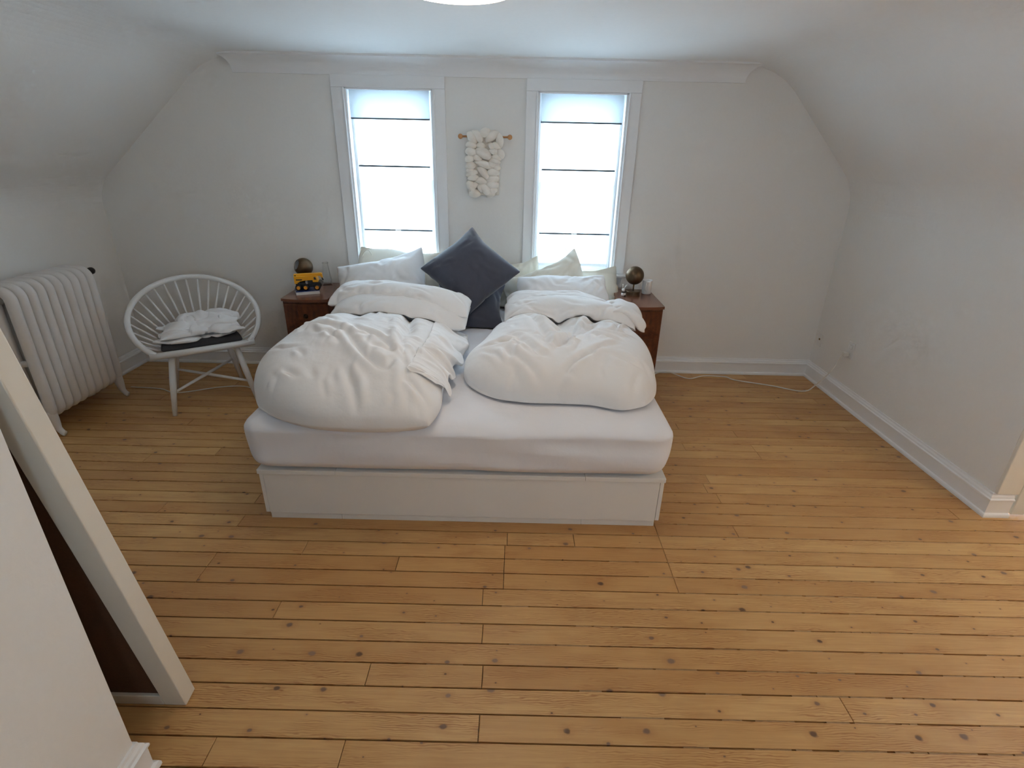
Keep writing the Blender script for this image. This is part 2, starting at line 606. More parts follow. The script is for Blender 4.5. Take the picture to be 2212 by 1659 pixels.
def flat_bag(nx, ny, fx, fy):
    """fx, fy: arrays (nx,ny) of x and y; z filled by caller"""
    return np.stack([np.stack([fx, fy, np.zeros_like(fx)], -1)]*2)

def field(nx, ny, cells, seed):
    """smooth random field on a grid, about -1..1"""
    r = np.random.default_rng(seed)
    c = r.normal(0, 1, (cells+3, cells+3))
    u = np.linspace(0, cells, nx)
    v = np.linspace(0, cells, ny)
    def cub(a, t):
        i = np.minimum(t.astype(int), cells-1)
        f = (t-i)
        f = f*f*(3-2*f)
        return i, f
    iu, fu = cub(c, u)
    iv, fv = cub(c, v)
    A = c[iu][:, iv]*(1-fv)+c[iu][:, iv+1]*fv
    B = c[iu+1][:, iv]*(1-fv)+c[iu+1][:, iv+1]*fv
    return A*(1-fu)[:, None]+B*fu[:, None]

def crease_field(X, Y, lines, depth, w, seed):
    """valleys with soft ridges beside them along poly-lines"""
    r = np.random.default_rng(seed)
    out = np.zeros_like(X)
    for pts in lines:
        pts = np.array(pts)
        best = np.full(X.shape, 9.0)
        sg = np.zeros_like(X)
        tt = np.zeros_like(X)
        n = len(pts)-1
        for k in range(n):
            a, d = pts[k], pts[k+1]-pts[k]
            t = ((X-a[0])*d[0]+(Y-a[1])*d[1])/(d**2).sum()
            tc = np.clip(t, 0, 1)
            dx, dy = X-(a[0]+tc*d[0]), Y-(a[1]+tc*d[1])
            ds = np.hypot(dx, dy)
            m = ds < best
            best = np.where(m, ds, best)
            sg = np.where(m, np.sign(d[0]*dy-d[1]*dx), sg)
            tt = np.where(m, (k+tc)/n, tt)
        taper = np.sin(np.clip(tt, 0.02, 0.98)*PI)**0.6
        dp, ww = depth*r.uniform(0.6, 1.3), w*r.uniform(0.8, 1.3)
        s = best*sg*r.choice([-1, 1])
        out += taper*dp*(-np.exp(-(s/ww)**2)+0.75*np.exp(-((s-1.9*ww)/(1.5*ww))**2)+0.3*np.exp(-((s+2.2*ww)/(1.8*ww))**2))
    return out

def rand_lines(seed, n, box, ang, sd, lmin, lmax):
    r = np.random.default_rng(seed)
    out = []
    for _ in range(n):
        x, y = r.uniform(box[0], box[1]), r.uniform(box[2], box[3])
        a = ang(x, y)+r.normal(0, sd)
        L, b_ = r.uniform(lmin, lmax), r.normal(0, 0.18)
        d, q = np.array([math.cos(a), math.sin(a)]), np.array([-math.sin(a), math.cos(a)])
        c = np.array([x, y])
        out.append([c-d*L/2, c+q*L*b_, c+d*L/2])
    return out

def crease_bag(S, lines, depth, w, seed, sheets=(0,)):
    S = S.copy()
    for k in sheets:
        g = np.cross(np.gradient(S[k], axis=0), np.gradient(S[k], axis=1))
        g /= np.sqrt((g*g).sum(-1, keepdims=True))+1e-9
        f = crease_field(S[k, ..., 0], S[k, ..., 1], lines, depth, w, seed)
        e = np.ones(f.shape)
        for q in range(3):
            e[q] = np.minimum(e[q], q/3)
            e[-1-q] = np.minimum(e[-1-q], q/3)
            e[:, q] = np.minimum(e[:, q], q/3)
            e[:, -1-q] = np.minimum(e[:, -1-q], q/3)
        S[k] += g*(f*e*(1 if k == 0 else -1))[..., None]
    return S

# ================================================================== STRUCTURE
# ---- floor: pine boards laid across the room on a dark joint bed
floor = struct(obj('floor', bx(XL-0.1, XE+0.1, REAR-0.1, D+0.1, -0.12, -0.009), M_GAP), 'waxed pine board floor')
PITCH_Y, Y0 = 0.0857, 1.176
JOINTS = {-3: (-0.85, -0.47), -2: (-0.08,), -1: (1.08,), 0: (-0.46, -0.08), 2: (-0.09,), 3: (-0.87,), 4: (-0.10,),
          5: (-0.02, 0.68), 6: (-0.47, -0.02, 0.68), 7: (-0.89, -0.02, 0.68), 8: (-0.01, 0.29, 0.68), 9: (0.68, 1.05),
          10: (-1.67,), 11: (-1.25, 2.19), 13: (1.02,), 16: (-1.67,), 18: (1.03,), 20: (1.40,), 21: (2.15,),
          23: (1.78,), 26: (2.17,), 31: (1.41,)}
GAP = 0.0052
bm = bx(-0.5, 0.5, -(PITCH_Y-GAP)/2, (PITCH_Y-GAP)/2, -0.018, 0)
bmesh.ops.bevel(bm, geom=[e for e in bm.edges if all(v.co.z > -0.001 for v in e.verts)], offset=0.0008, segments=1, affect='EDGES')
plank_me = bpy.data.meshes.new('plank')
bm.to_mesh(plank_me)
bm.free()
plank_me.materials.append(M_FLOOR)
rj = random.Random(5)
for k in range(int((REAR-Y0)/PITCH_Y)-1, int((D-Y0)/PITCH_Y)+1):
    y = Y0+(k+0.5)*PITCH_Y
    if y > D-0.005:
        continue
    x0 = XL if y > YP else XP
    x1 = XR if y > YD else XE
    js = list(JOINTS.get(k, ()))
    grid = [0.29+0.385*i for i in range(-9, 9)]
    lo = [g for g in grid if g < -1.05 and g > x0+0.2]
    hi = [g for g in grid if g > 1.2 and g < x1-0.2]
    if k > 9:
        mid = [g for g in grid if x0+0.3 < g < x1-0.3 and (g < -1.3 or g > 0.8)]
        if not js or rj.random() < 0.5:
            js.append(rj.choice(mid))
    else:
        if rj.random() < 0.4 and hi:
            js.append(rj.choice(hi[1:] or hi))
        if rj.random() < 0.4 and lo:
            js.append(rj.choice(lo))
        if k < -3 and not js:
            js.append(rj.choice([g for g in grid if x0+0.3 < g < x1-0.3]))
    js = sorted(set(j for j in js if x0+0.1 < j < x1-0.1))
    ends = [x0]+js+[x1]
    for a, b in zip(ends, ends[1:]):
        if b-a < 0.05:
            continue
        o = bpy.data.objects.new('plank', plank_me)
        COL.objects.link(o)
        o.parent = floor
        o.location = ((a+b)/2, y, rj.uniform(-0.0006, 0.0))
        o.scale = (b-a-0.0022, 1, 1)

# putty left in the joints, mostly on the right half of the room
bm = bmesh.new()
rp = random.Random(17)
for k in range(-8, 33):
    y = Y0+k*PITCH_Y
    x = -0.6
    while x < (XR if y > YD else XE)-0.05:
        L_ = rp.uniform(0.02, 0.16)
        if rp.random() < min(0.78, max(0.0, 0.18+0.42*(x+0.1))):
            d_ = rp.uniform(-0.0028, -0.0008)
            bx(x, x+L_, y-GAP/2-0.0006, y+GAP/2+0.0006, -0.012, d_, bm)
        x += L_*rp.uniform(1.0, 1.25)
pt = obj('joint_putty', bm, plain('wood putty', (0.36, 0.215, 0.10), 0.8, nscale=60, var=0.45), floor)
pt['kind'] = 'stuff'

# ---- walls
def wall(name, bm, label, mat=M_WALL):
    return struct(obj(name, bm, mat), label)
bm = bmesh.new()
T = 0.22
cuts = [XL-0.2, WIN[0][0], WIN[0][1], WIN[1][0], WIN[1][1], XR+0.2]
for i in range(5):
    a, b = cuts[i], cuts[i+1]
    if i in (1, 3):
        bx(a, b, D, D+T, -0.1, WZ0-0.021, bm)
        bx(a, b, D, D+T, WZ1, HC+0.2, bm)
    else:
        bx(a, b, D, D+T, -0.1, HC+0.2, bm)
wall('wall_back', bm, 'off-white painted wall behind the bed with two window openings')
wall('wall_right', bx(XR, XR+0.1, YD+0.1, D+0.1, -0.1, KR-0.16), 'low off-white knee wall to the right of the bed')
wall('wall_left', bx(XL-0.1, XL, YP-0.3, D+0.1, -0.1, KL-0.14), 'low off-white knee wall behind the radiator')
wall('wall_partition', bx(XL-0.1, XP, REAR-0.2, YP, -0.1, HC+0.1), 'cream partition wall beside the camera at lower left')
bm = bmesh.new()
a, b, c, d = FILL_OPENING
bx(XP, a, REAR-0.15, REAR, -0.1, HC+0.1, bm)
bx(b, XE+0.1, REAR-0.15, REAR, -0.1, HC+0.1, bm)
bx(a, b, REAR-0.15, REAR, -0.1, c, bm)
bx(a, b, REAR-0.15, REAR, d, HC+0.1, bm)
wall('wall_rear', bm, 'painted wall behind the photographer')
wall('wall_side', bx(XE, XE+0.1, REAR-0.1, YD+0.1, -0.1, HC+0.1), 'painted wall of the landing on the right')
bm = bx(XR, 2.458, YD, YD+0.1, -0.1, HC+0.1)
bx(2.458, 3.26, YD, YD+0.1, 2.0, HC+0.1, bm)
bx(3.26, XE+0.1, YD, YD+0.1, -0.1, HC+0.1, bm)
prism([(1.62, HC+0.05), (XR, KR), (XR+0.05, KR), (XR+0.05, HC+0.05)], 'y', YD-0.122, YD-0.10, bm)
wall('wall_door', bm, 'off-white wall holding the door at the right edge')

# ---- ceiling with softly rounded slopes
def fillet(pts, tl, seg=14):
    out = [pts[0]]
    for i in range(1, len(pts)-1):
        A, B, C_ = Vector(pts[i-1]), Vector(pts[i]), Vector(pts[i+1])
        p, q = B+(A-B).normalized()*tl[i], B+(C_-B).normalized()*tl[i]
        for s in range(seg+1):
            t = s/seg
            out.append(tuple((1-t)**2*p+2*t*(1-t)*B+t*t*q))
    out.append(pts[-1])
    return out
prof = fillet([(XL, KL-0.14), (XL, KL), (-2.0, HC), (1.655, HC), (XR, KR), (XR, KR-0.16)], [0, 0.14, 0.22, 0.24, 0.16, 0])
topline = [(XR+0.12, KR-0.16), (XR+0.12, HC+0.14), (XL-0.12, HC+0.14), (XL-0.12, KL-0.14)]
bm = prism(prof+topline, 'y', YD-0.10, D+0.05)
prof2 = fillet([(XL, KL-0.14), (XL, KL), (-2.0, HC), (XE+0.1, HC)], [0, 0.14, 0.22, 0])
prism(prof2+[(XE+0.1, HC+0.14), (XL-0.12, HC+0.14), (XL-0.12, KL-0.14)], 'y', REAR-0.15, YD-0.10, bm)
struct(obj('ceiling', bm, M_CEIL), 'white attic ceiling with sloping sides')

# ---- crown moulding on the back wall, mitred returns at its ends
bm = bmesh.new()
rows = []
for s in range(15):
    t = s/14*PI/2
    rows.append((0.012+0.085*(1-math.cos(t)), 2.032+(HC-2.032-0.012)*math.sin(t)))
rows = [(0.0, 2.028), (0.012, 2.028)]+rows+[(0.102, HC-0.012), (0.102, HC), (0.0, HC)]
ring = []
for o_, z in rows:
    ring.append([bm.verts.new(p) for p in ((-1.85-o_*0.85, D, z), (-1.85-o_*0.85, D-o_, z), (1.445+o_*1.05, D-o_, z), (1.445+o_*1.05, D, z))])
for A, B in zip(ring, ring[1:]):
    for k in range(3):
        try:
            bm.faces.new((A[k], A[k+1], B[k+1], B[k]))
        except ValueError:
            pass
bmesh.ops.remove_doubles(bm, verts=bm.verts, dist=1e-5)
struct(obj('trim_1', bm, M_TRIM), 'white cove moulding along the top of the back wall')

# ---- baseboards
BP = [(0, 0), (0.030, 0), (0.030, 0.010), (0.027, 0.017), (0.018, 0.021), (0.018, 0.088), (0.023, 0.092), (0.023, 0.099),
      (0.017, 0.104), (0.015, 0.112), (0.009, 0.119), (0.007, 0.128), (0, 0.128)]
def base(name, p, q, nrm, label, m0=0, m1=0):
    """profile swept from p to q, nrm points into the room; m0, m1 lengthen with depth for mitres"""
    bm = bmesh.new()
    p, q, n = Vector(p), Vector(q), Vector(nrm)
    d = (q-p).normalized()
    A = [bm.verts.new((*(p+n*o+d*(m0*o)), z)) for o, z in BP]
    B = [bm.verts.new((*(q+n*o+d*(m1*o)), z)) for o, z in BP]
    for k in range(len(BP)):
        j = (k+1) % len(BP)
        bm.faces.new((A[k], A[j], B[j], B[k]))
    bm.faces.new(A)
    bm.faces.new(B[::-1])
    return struct(obj(name, bm, M_TRIM), label)
base('baseboard_back', (XL, D), (XR, D), (0, -1), 'moulded white baseboard along the back wall', 1, -1)
base('baseboard_right', (XR, D), (XR, YD), (-1, 0), 'moulded white baseboard along the right knee wall', 1, 1)
base('baseboard_left', (XL, YP), (XL, D), (1, 0), 'moulded white baseboard behind the radiator', 1, -1)
base('baseboard_partition', (XP, REAR), (XP, YP), (1, 0), 'moulded white baseboard end at the lower left corner', 0, 1)
base('baseboard_corner', (XP, YP), (XL, YP), (0, 1), 'white baseboard behind the leaning frame', -1, -1)
base('baseboard_door', (XR, YD), (2.44, YD), (0, -1), 'short white baseboard return beside the door', -1, 0)

# ---- door at the right edge
casing = struct(obj('trim_2', bx(XR+0.002, 2.452, YD-0.018, YD+0.1, 0.128, 2.07), M_DOOR, bevel=0.004), 'cream door casing')
door = struct(obj('door_1', bx(2.462, 3.24, YD-0.012, YD+0.03, 0.008, 2.0), M_DOOR, bevel=0.004), 'cream door at the right edge')
bm = bx(2.452, 2.470, YD-0.026, YD-0.010, 0.20, 0.29)
tube([(2.461, YD-0.028, 0.195), (2.461, YD-0.028, 0.295)], 0.006, 10, bm)
obj('hinge', bm, M_BRASS, door)

# ---- windows: jamb, casing boards, stool, sashes, panes
for wi, (a, b) in enumerate(WIN):
    root = bpy.data.objects.new('window_%d' % (wi+1), None)
    COL.objects.link(root)
    root.location = ((a+b)/2, D, WZ0)
    struct(root, ('left' if wi == 0 else 'right')+' white sash window above the bed')
    cx = (a+b)/2
    w = b-a
    ca, cb = ((-1.232, -0.486), (0.0465, 0.7984))[wi]
    def P(bm, name, mat=M_TRIM, bev=0.003, par=root):
        for v in bm.verts:
            v.co -= Vector((cx, D, WZ0))
        return obj(name, bm, mat, par, bevel=bev)
    for s, (u, v) in ((-1, (ca, a)), (1, (b, cb))):
        P(bx(u, v, D-0.020, D, WZ0-0.0, WZ1), 'casing')
        bead = (v-0.012, v) if s < 0 else (u, u+0.012)
        P(bx(bead[0], bead[1], D-0.030, D-0.018, WZ0, WZ1), 'bead', bev=0.004)
        jx = (a, a+0.014) if s < 0 else (b-0.014, b)
        P(bx(jx[0], jx[1], D-0.018, D+0.20, WZ0, WZ1), 'jamb')
        stp = (a+0.014, a+0.030) if s < 0 else (b-0.030, b-0.014)
        P(bx(stp[0], stp[1], D+0.062, D+0.088, WZ0, WZ1), 'stop')
    P(bx(ca, cb, D-0.022, D, WZ1, 2.030), 'head_casing')
    P(bx(a, b, D-0.018, D+0.20, WZ1-0.012, WZ1), 'head_jamb')
    P(bx(ca-0.022, cb+0.022, D-0.058, D+0.20, WZ0-0.022, WZ0), 'stool', bev=0.008)
    P(bx(ca+0.005, cb-0.005, D-0.016, D, WZ0-0.10, WZ0-0.022), 'apron')
    for nm, z0, z1, y0 in (('upper_sash', 1.355, WZ1-0.012, D+0.14), ('lower_sash', WZ0, 1.395, D+0.095)):
        bm = bx(a+0.014, a+0.052, y0, y0+0.035, z0, z1)
        bx(b-0.052, b-0.014, y0, y0+0.035, z0, z1, bm)
        bx(a+0.05, b-0.05, y0, y0+0.035, z1-0.04, z1, bm)
        bx(a+0.05, b-0.05, y0, y0+0.035, z0, z0+(0.06 if nm[0] == 'l' else 0.04), bm)
        s_ = P(bm, nm, bev=0)
        P(bx(a+0.045, b-0.045, y0+0.014, y0+0.018, z0+0.03, z1-0.03), 'pane', M_GLASS, 0, s_)

# ================================================================== OBJECTS
# ---- roman blinds hanging inside the window openings
def fabric(name, x0, x1, z0, z1, yf, par, nx=24, nz=30, mat=None):
    bm = bmesh.new()
    g = [[bm.verts.new((x0+(x1-x0)*i/nx, yf(i/nx, j/nz), z0+(z1-z0)*j/nz)) for j in range(nz+1)] for i in range(nx+1)]
    for i in range(nx):
        for j in range(nz):
            bm.faces.new((g[i][j], g[i+1][j], g[i+1][j+1], g[i][j+1]))
    return obj(name, bm, mat or M_BLIND, par, smooth=True)
for wi, (x0, x1) in enumerate([(-1.126, -0.596), (0.147, 0.690)]):
    cx = (x0+x1)/2
    t = thing('roman_blind', ('sheer white roman blind lowered in the window nearer the toy truck',
                              'sheer white roman blind lowered in the window nearer the white mug')[wi], 'blind', (cx, D+0.03, 1.945), 0, 'roman blinds in the bed windows')
    h = (x1-x0)/2
    ph = 1.3*wi
    fabric('valance', -h, h, -0.168, 0.0, lambda u, v: -0.012-0.010*math.sin(v*PI)+0.002*math.sin(u*9+ph), t, mat=M_VALANCE)
    fabric('fabric_panel', -h+0.018, h-0.012, -1.115, 0.0, lambda u, v: 0.018+0.004*math.sin(u*5+v*7+ph)+0.003*math.sin(v*23), t)
    obj('head_rail', bx(-h, h, -0.008, 0.02, 0.0, 0.009), M_TRIM, t)
    obj('batten', bx(-h, h, -0.019, -0.013, -0.173, -0.163), M_ROD, t)
    for zz in (-0.463, -0.893):
        obj('batten', bx(-h+0.02, h-0.014, 0.001, 0.007, zz-0.006, zz+0.006), M_ROD, t)
    obj('hem_bar', bx(-h+0.02, h-0.014, 0.007, 0.017, -1.125, -1.105), M_TRIM, t, bevel=0.003)
    for sx in (-1, 1):
        obj('cord', tube([(sx*(h-0.004), -0.004, 0), (sx*(h-0.003), -0.008, -0.09), (sx*(h-0.004), -0.012, -0.168)], 0.0014, 6), M_ROD, t)
    obj('cord_loop', bx(-0.018, 0.022, -0.004, 0.012, -0.897, -0.886), M_TRIM, t, bevel=0.002)

# ---- chunky wool hanging between the windows
HW = thing('wall_hanging', 'chunky cream knitted wool hanging on a wooden dowel between the windows', 'wall hanging', (-0.225, D-0.038, 1.680))
obj('dowel', tube([(-0.155, 0, 0), (0.160, 0, 0)], 0.0065, 12), M_DOWEL, HW, smooth=True)
for sx in (-0.163, 0.168):
    bm = bmesh.new()
    bmesh.ops.create_uvsphere(bm, u_segments=16, v_segments=10, radius=0.0165)
    obj('end_ball', bm, M_DOWEL, HW, smooth=True, loc=(sx, 0, 0))
def stitch(x0, z0, x1, z1, r, bow=0.010, y=-0.012):
    n = 9
    pts, rad = [], []
    dx, dz = x1-x0, z1-z0
    L = math.hypot(dx, dz)
    for k in range(n):
        t_ = k/(n-1)
        s = math.sin(PI*t_)
        pts.append((x0+dx*t_-dz/L*bow*s, y-0.014*s, z0+dz*t_+dx/L*bow*s))
        rad.append(r*(0.30+0.70*s**0.7))
    return obj('wool_stitch', tube(pts, rad, 12), M_WOOL, HW, smooth=True)
ST = [  # px box 1005-1085 x 288-430 of the photo, laid out in metres
    (-0.115, 0.020, -0.060, -0.045, .030), (-0.085, 0.030, -0.020, -0.035, .029), (-0.030, 0.010, 0.045, 0.020, .031), (0.010, -0.030, 0.095, 0.025, .031), (0.085, 0.025, 0.100, -0.070, .026),
    (-0.125, -0.055, -0.055, -0.065, .023), (-0.055, -0.055, 0.005, -0.070, .020), (0.020, -0.045, 0.062, -0.085, .021), (0.045, -0.050, 0.105, -0.075, .022),
    (-0.128, -0.095, -0.060, -0.110, .029), (-0.065, -0.085, 0.045, -0.135, .034), (0.030, -0.090, 0.095, -0.105, .022), (0.080, -0.085, 0.122, -0.130, .026),
    (-0.130, -0.150, -0.075, -0.145, .026), (-0.085, -0.130, -0.020, -0.150, .022), (0.045, -0.128, 0.110, -0.140, .022), (0.030, -0.150, 0.105, -0.165, .024),
    (-0.125, -0.195, -0.065, -0.185, .028), (-0.070, -0.155, 0.070, -0.205, .024), (0.000, -0.180, 0.105, -0.185, .023), (0.055, -0.205, 0.108, -0.195, .022),
    (-0.125, -0.215, -0.070, -0.230, .022), (-0.125, -0.245, -0.045, -0.225, .024), (-0.048, -0.190, 0.030, -0.275, .026), (0.015, -0.235, 0.100, -0.225, .029),
    (-0.115, -0.265, -0.040, -0.265, .024), (-0.065, -0.275, 0.020, -0.295, .024), (0.010, -0.280, 0.100, -0.265, .026), (0.000, -0.315, 0.098, -0.305, .030),
    (-0.120, -0.285, -0.080, -0.345, .029), (-0.095, -0.330, -0.045, -0.300, .022), (-0.050, -0.305, -0.020, -0.350, .020), (-0.035, -0.300, 0.045, -0.375, .032),
    (-0.105, -0.370, -0.030, -0.365, .028), (0.030, -0.350, 0.085, -0.335, .027), (0.020, -0.380, 0.070, -0.360, .024)]
for s in ST:
    stitch(*s)
obj('wool_backing', bx(-0.115, 0.100, -0.006, 0.020, -0.37, 0.02), M_WOOL, HW, bevel=0.012, seg=3)

# ---- cast-iron radiator on the left wall
RX0, RY0, RZ = -2.765, 2.725, 0.895       # centre line x, near end y
RAD = thing('radiator', 'white cast-iron column radiator under the left slope', 'radiator', (RX0, RY0, 0))
NS, RP = 10, 0.0615
def rad_section(leg):
    """one section: a front and a back column joined by rounded hubs top and bottom"""
    bm = bmesh.new()
    hw = 0.092
    zt, zb = RZ, 0.105
    nseg = 14
    def ell(c0, c1, rx, ry, n=10):
        return None
    # flattened tube around an upright racetrack loop
    loop = []
    R = 0.048
    for k in range(9):
        a = PI/2*k/8
        loop.append((hw-R+R*math.sin(a), zt-R+R*math.cos(a)-0.03))
    for k in range(5):
        loop.append((hw, zt-R-0.03-(zt-zb-2*R-0.06)*(k+1)/6))
    for k in range(9):
        a = PI/2*k/8
        loop.append((hw-R+R*math.cos(a), zb+R+0.03-R*math.sin(a)))
    loop = loop+[(-x, z) for x, z in reversed(loop)]
    n = len(loop)
    rings = []
    for i, (x, z) in enumerate(loop):
        px, pz = loop[i-1]
        qx, qz = loop[(i+1) % n]
        tx, tz = qx-px, qz-pz
        L = math.hypot(tx, tz)
        nx_, nz_ = tz/L, -tx/L
        ring = []
        for k in range(nseg):
            a = 2*PI*k/nseg
            ring.append(bm.verts.new((x+nx_*0.030*math.cos(a), 0.0272*math.sin(a), z+nz_*0.030*math.cos(a))))
        rings.append(ring)
    for i in range(n):
        A, B = rings[i], rings[(i+1) % n]
        for k in range(nseg):
            bm.faces.new((A[k], A[(k+1) % nseg], B[(k+1) % nseg], B[k]))
    # middle column and hubs
    tube([(0, 0, zb), (0, 0, zt-0.04)], 0.026, 12, bm)
    for z in (zt-0.075, zb+0.075):
        tube([(0, -RP/2, z), (0, RP/2, z)], 0.038, 14, bm)
    bx(-hw, hw, -0.008, 0.008, 0.44, 0.47, bm)
    if leg:
        for s in (-1, 1):
            tube(spline([(s*(hw-0.012), 0, zb+0.06), (s*(hw-0.004), 0, zb-0.01), (s*(hw+0.004), 0, 0.05), (s*(hw+0.022), 0, 0.022), (s*(hw+0.034), 0, 0.016)], 4),
                 [0.030, 0.030, 0.029, 0.028, 0.026, 0.024, 0.022, 0.020, 0.018, 0.017, 0.016, 0.016, 0.016, 0.016, 0.016, 0.016, 0.015], 12, bm)
    return bm
sec = None
for k in range(NS):
    if k in (0, NS-1):
        o = obj('leg_section', rad_section(True), M_RAD, RAD, smooth=True)
    elif sec is None:
        o = sec = obj('section', rad_section(False), M_RAD, RAD, smooth=True)
    else:
        o = sec.copy()
        COL.objects.link(o)
    o.location = (0, k*RP, 0)
yv = NS*RP-0.03
obj('valve_stem', tube([(0, yv-0.03, 0.835), (0, yv+0.055, 0.835)], 0.010, 12), M_RAD, RAD, smooth=True)
bm = lathe([(0, -0.018), (0.012, -0.018), (0.017, -0.008), (0.017, 0.008), (0.012, 0.016), (0, 0.016)], 16)
obj('bleed_cap', bm, M_BRASS, RAD, smooth=True, loc=(0, yv+0.066, 0.835), rot=(PI/2, 0, 0))
bm = lathe([(0, -0.02), (0.014, -0.02), (0.022, -0.008), (0.023, 0.008), (0.016, 0.02), (0, 0.022)], 18)
obj('valve_knob', bm, M_BLACK, RAD, smooth=True, loc=(0.012, yv+0.105, 0.832), rot=(PI/2, 0.3, 0))

# ---- hoop chair
P1, P2 = Vector((-2.20, 3.035, 0.40)), Vector((-1.765, 3.325, 0.40))
mid = (P1+P2)/2
ang = math.atan2((P2-P1).y, (P2-P1).x)
CH = thing('hoop_chair', 'white spindle-backed hoop armchair between the radiator and the bed', 'chair', (mid.x, mid.y, 0), ang)
HR, TILT = 0.375, math.radians(33.5)
hc = (P2-P1).length/2
h0 = math.sqrt(HR*HR-hc*hc)
def hoop(a):     # local coordinates: x along the front bar, y backwards
    u = h0+HR*math.sin(a)
    return Vector((HR*math.cos(a), u*math.cos(TILT), 0.40+u*math.sin(TILT)))
a0 = -math.asin(h0/HR)
pts = [hoop(a0+(PI-2*a0)*k/64) for k in range(65)]
obj('hoop', tube(pts, 0.0175, 14), M_WHITEPAINT, CH, smooth=True)
obj('seat_rail', tube([(-hc-0.035, 0, 0.395), (0, -0.006, 0.395), (hc+0.035, 0, 0.395)], 0.021, 14), M_WHITEPAINT, CH, smooth=True)
def seat_out(a, grow=0.0):   # D shaped seat outline behind the front bar
    return (math.cos(a)*(0.225+grow), 0.012+math.sin(a)*(0.40+grow))
poly = [seat_out(PI*k/28) for k in range(29)]
obj('seat', prism(poly, 'z', 0.368, 0.392), M_WHITEPAINT, CH, bevel=0.005)
for k in range(23):
    f = (k+0.7)/23.4
    ah = a0+0.16+(PI-2*a0-0.32)*f
    sx, sy = seat_out(PI*(0.03+0.94*f), -0.012)
    top = hoop(ah)
    bot = Vector((sx, sy, 0.385))
    m_ = top.lerp(bot, 0.5)
    obj('spindle', tube([top, m_, bot], [0.0055, 0.0072, 0.0055], 8), M_WHITEPAINT, CH, smooth=True)
feet = {}
for nm, tx, ty, fx, fy in (('a', -0.185, 0.045, -0.245, -0.045), ('b', 0.185, 0.045, 0.245, -0.045), ('c', -0.15, 0.32, -0.21, 0.40), ('d', 0.15, 0.32, 0.21, 0.40)):
    t0, t1 = Vector((tx, ty, 0.375)), Vector((fx, fy, 0.0))
    feet[nm] = (t0, t1)
    obj('leg', tube([t0, t0.lerp(t1, 0.45), t1], [0.017, 0.0205, 0.0135], 14), M_WHITEPAINT, CH, smooth=True)
for p, q in (('a', 'd'), ('b', 'c')):
    A, B = feet[p][0].lerp(feet[p][1], 0.62), feet[q][0].lerp(feet[q][1], 0.52)
    if p == 'b':
        A.z -= 0.012
        B.z -= 0.012
    obj('stretcher', tube([A, A.lerp(B, 0.5), B], [0.008, 0.0105, 0.008], 10), M_WHITEPAINT, CH, smooth=True)

# seat pad and the crumpled bedding on it
nx, ny = 34, 30
U, V = np.meshgrid(np.linspace(-1, 1, nx), np.linspace(0, 1, ny), indexing='ij')
FX = U*0.235*np.sqrt(np.clip(1-(V*0.93)**2.6, 0.05, 1))
FY = 0.0+V*0.40
top = flat_bag(nx, ny, FX, FY)
edge = 1-np.maximum(np.abs(U)**8, np.abs(2*V-1)**8)
top[0, ..., 2] = 0.425+0.028*np.clip(edge, 0, 1)**0.4
top[1, ..., 2] = 0.425-0.027*np.clip(edge, 0, 1)**0.4
ca_, sa_ = math.cos(ang), math.sin(ang)
def chair_world(A):
    B = A.copy()
    B[..., 0] = mid.x+A[..., 0]*ca_-A[..., 1]*sa_
    B[..., 1] = mid.y+A[..., 0]*sa_+A[..., 1]*ca_
    return B
pad = bag_mesh('seat_pad', chair_world(top), M_CUSH, None, 1, 0)
tag(pad, 'flat charcoal seat pad on the white hoop chair', 'cushion')
nx, ny = 66, 54
U, V = np.meshgrid(np.linspace(-1, 1, nx), np.linspace(-1, 1, ny), indexing='ij')
lay = []
for li, (w_, d_, cx_, cy_, zc, seed, hh_, pp) in enumerate(((0.205, 0.115, -0.015, 0.150, 0.475, 3, 0.03, 3e-4), (0.195, 0.12, 0.02, 0.165, 0.515, 8, 0.05, 4e-4), (0.16, 0.10, 0.06, 0.19, 0.560, 13, 0.06, 4e-4))):
    FX = cx_+U*w_+0.02*field(nx, ny, 5, seed)
    FY = cy_+V*d_+0.02*field(nx, ny, 5, seed+1)
    B0 = flat_bag(nx, ny, FX, FY)
    e_ = np.clip((1-U**4)*(1-V**4), 0, 1)**0.5
    hb = zc+0.012*field(nx, ny, 4, seed+2)
    B0[0, ..., 2] = hb+hh_*e_*(1+0.4*field(nx, ny, 5, seed+3))
    B0[1, ..., 2] = hb-0.03*e_
    e1, th1 = wrinkle(nx, ny, seed+7, 0.22, 0.15, 6)
    base_z = 0.454+0.030*li
    S = bag_sim(B0, rests(B0, e1, th1), steps=36, iters=8, press=pp, grav=3e-4, bend=0.10, jitter=0.003,
                floor=lambda x, y: np.full_like(x, base_z), rng=np.random.default_rng(seed))
    lay.append(chair_world(S))
LN = thing('crumpled_linen', 'crumpled heap of white linen on the hoop chair seat pad', 'linen', (mid.x-0.1, mid.y+0.12, 0.45))
for S in lay:
    S = S-np.array(LN.location)
    bag_mesh('cloth_fold', S, M_PILLOW, LN, 1, 1)

M_DARKBR = plain('blackened brass', (0.035, 0.022, 0.014), 0.5, 0.6)
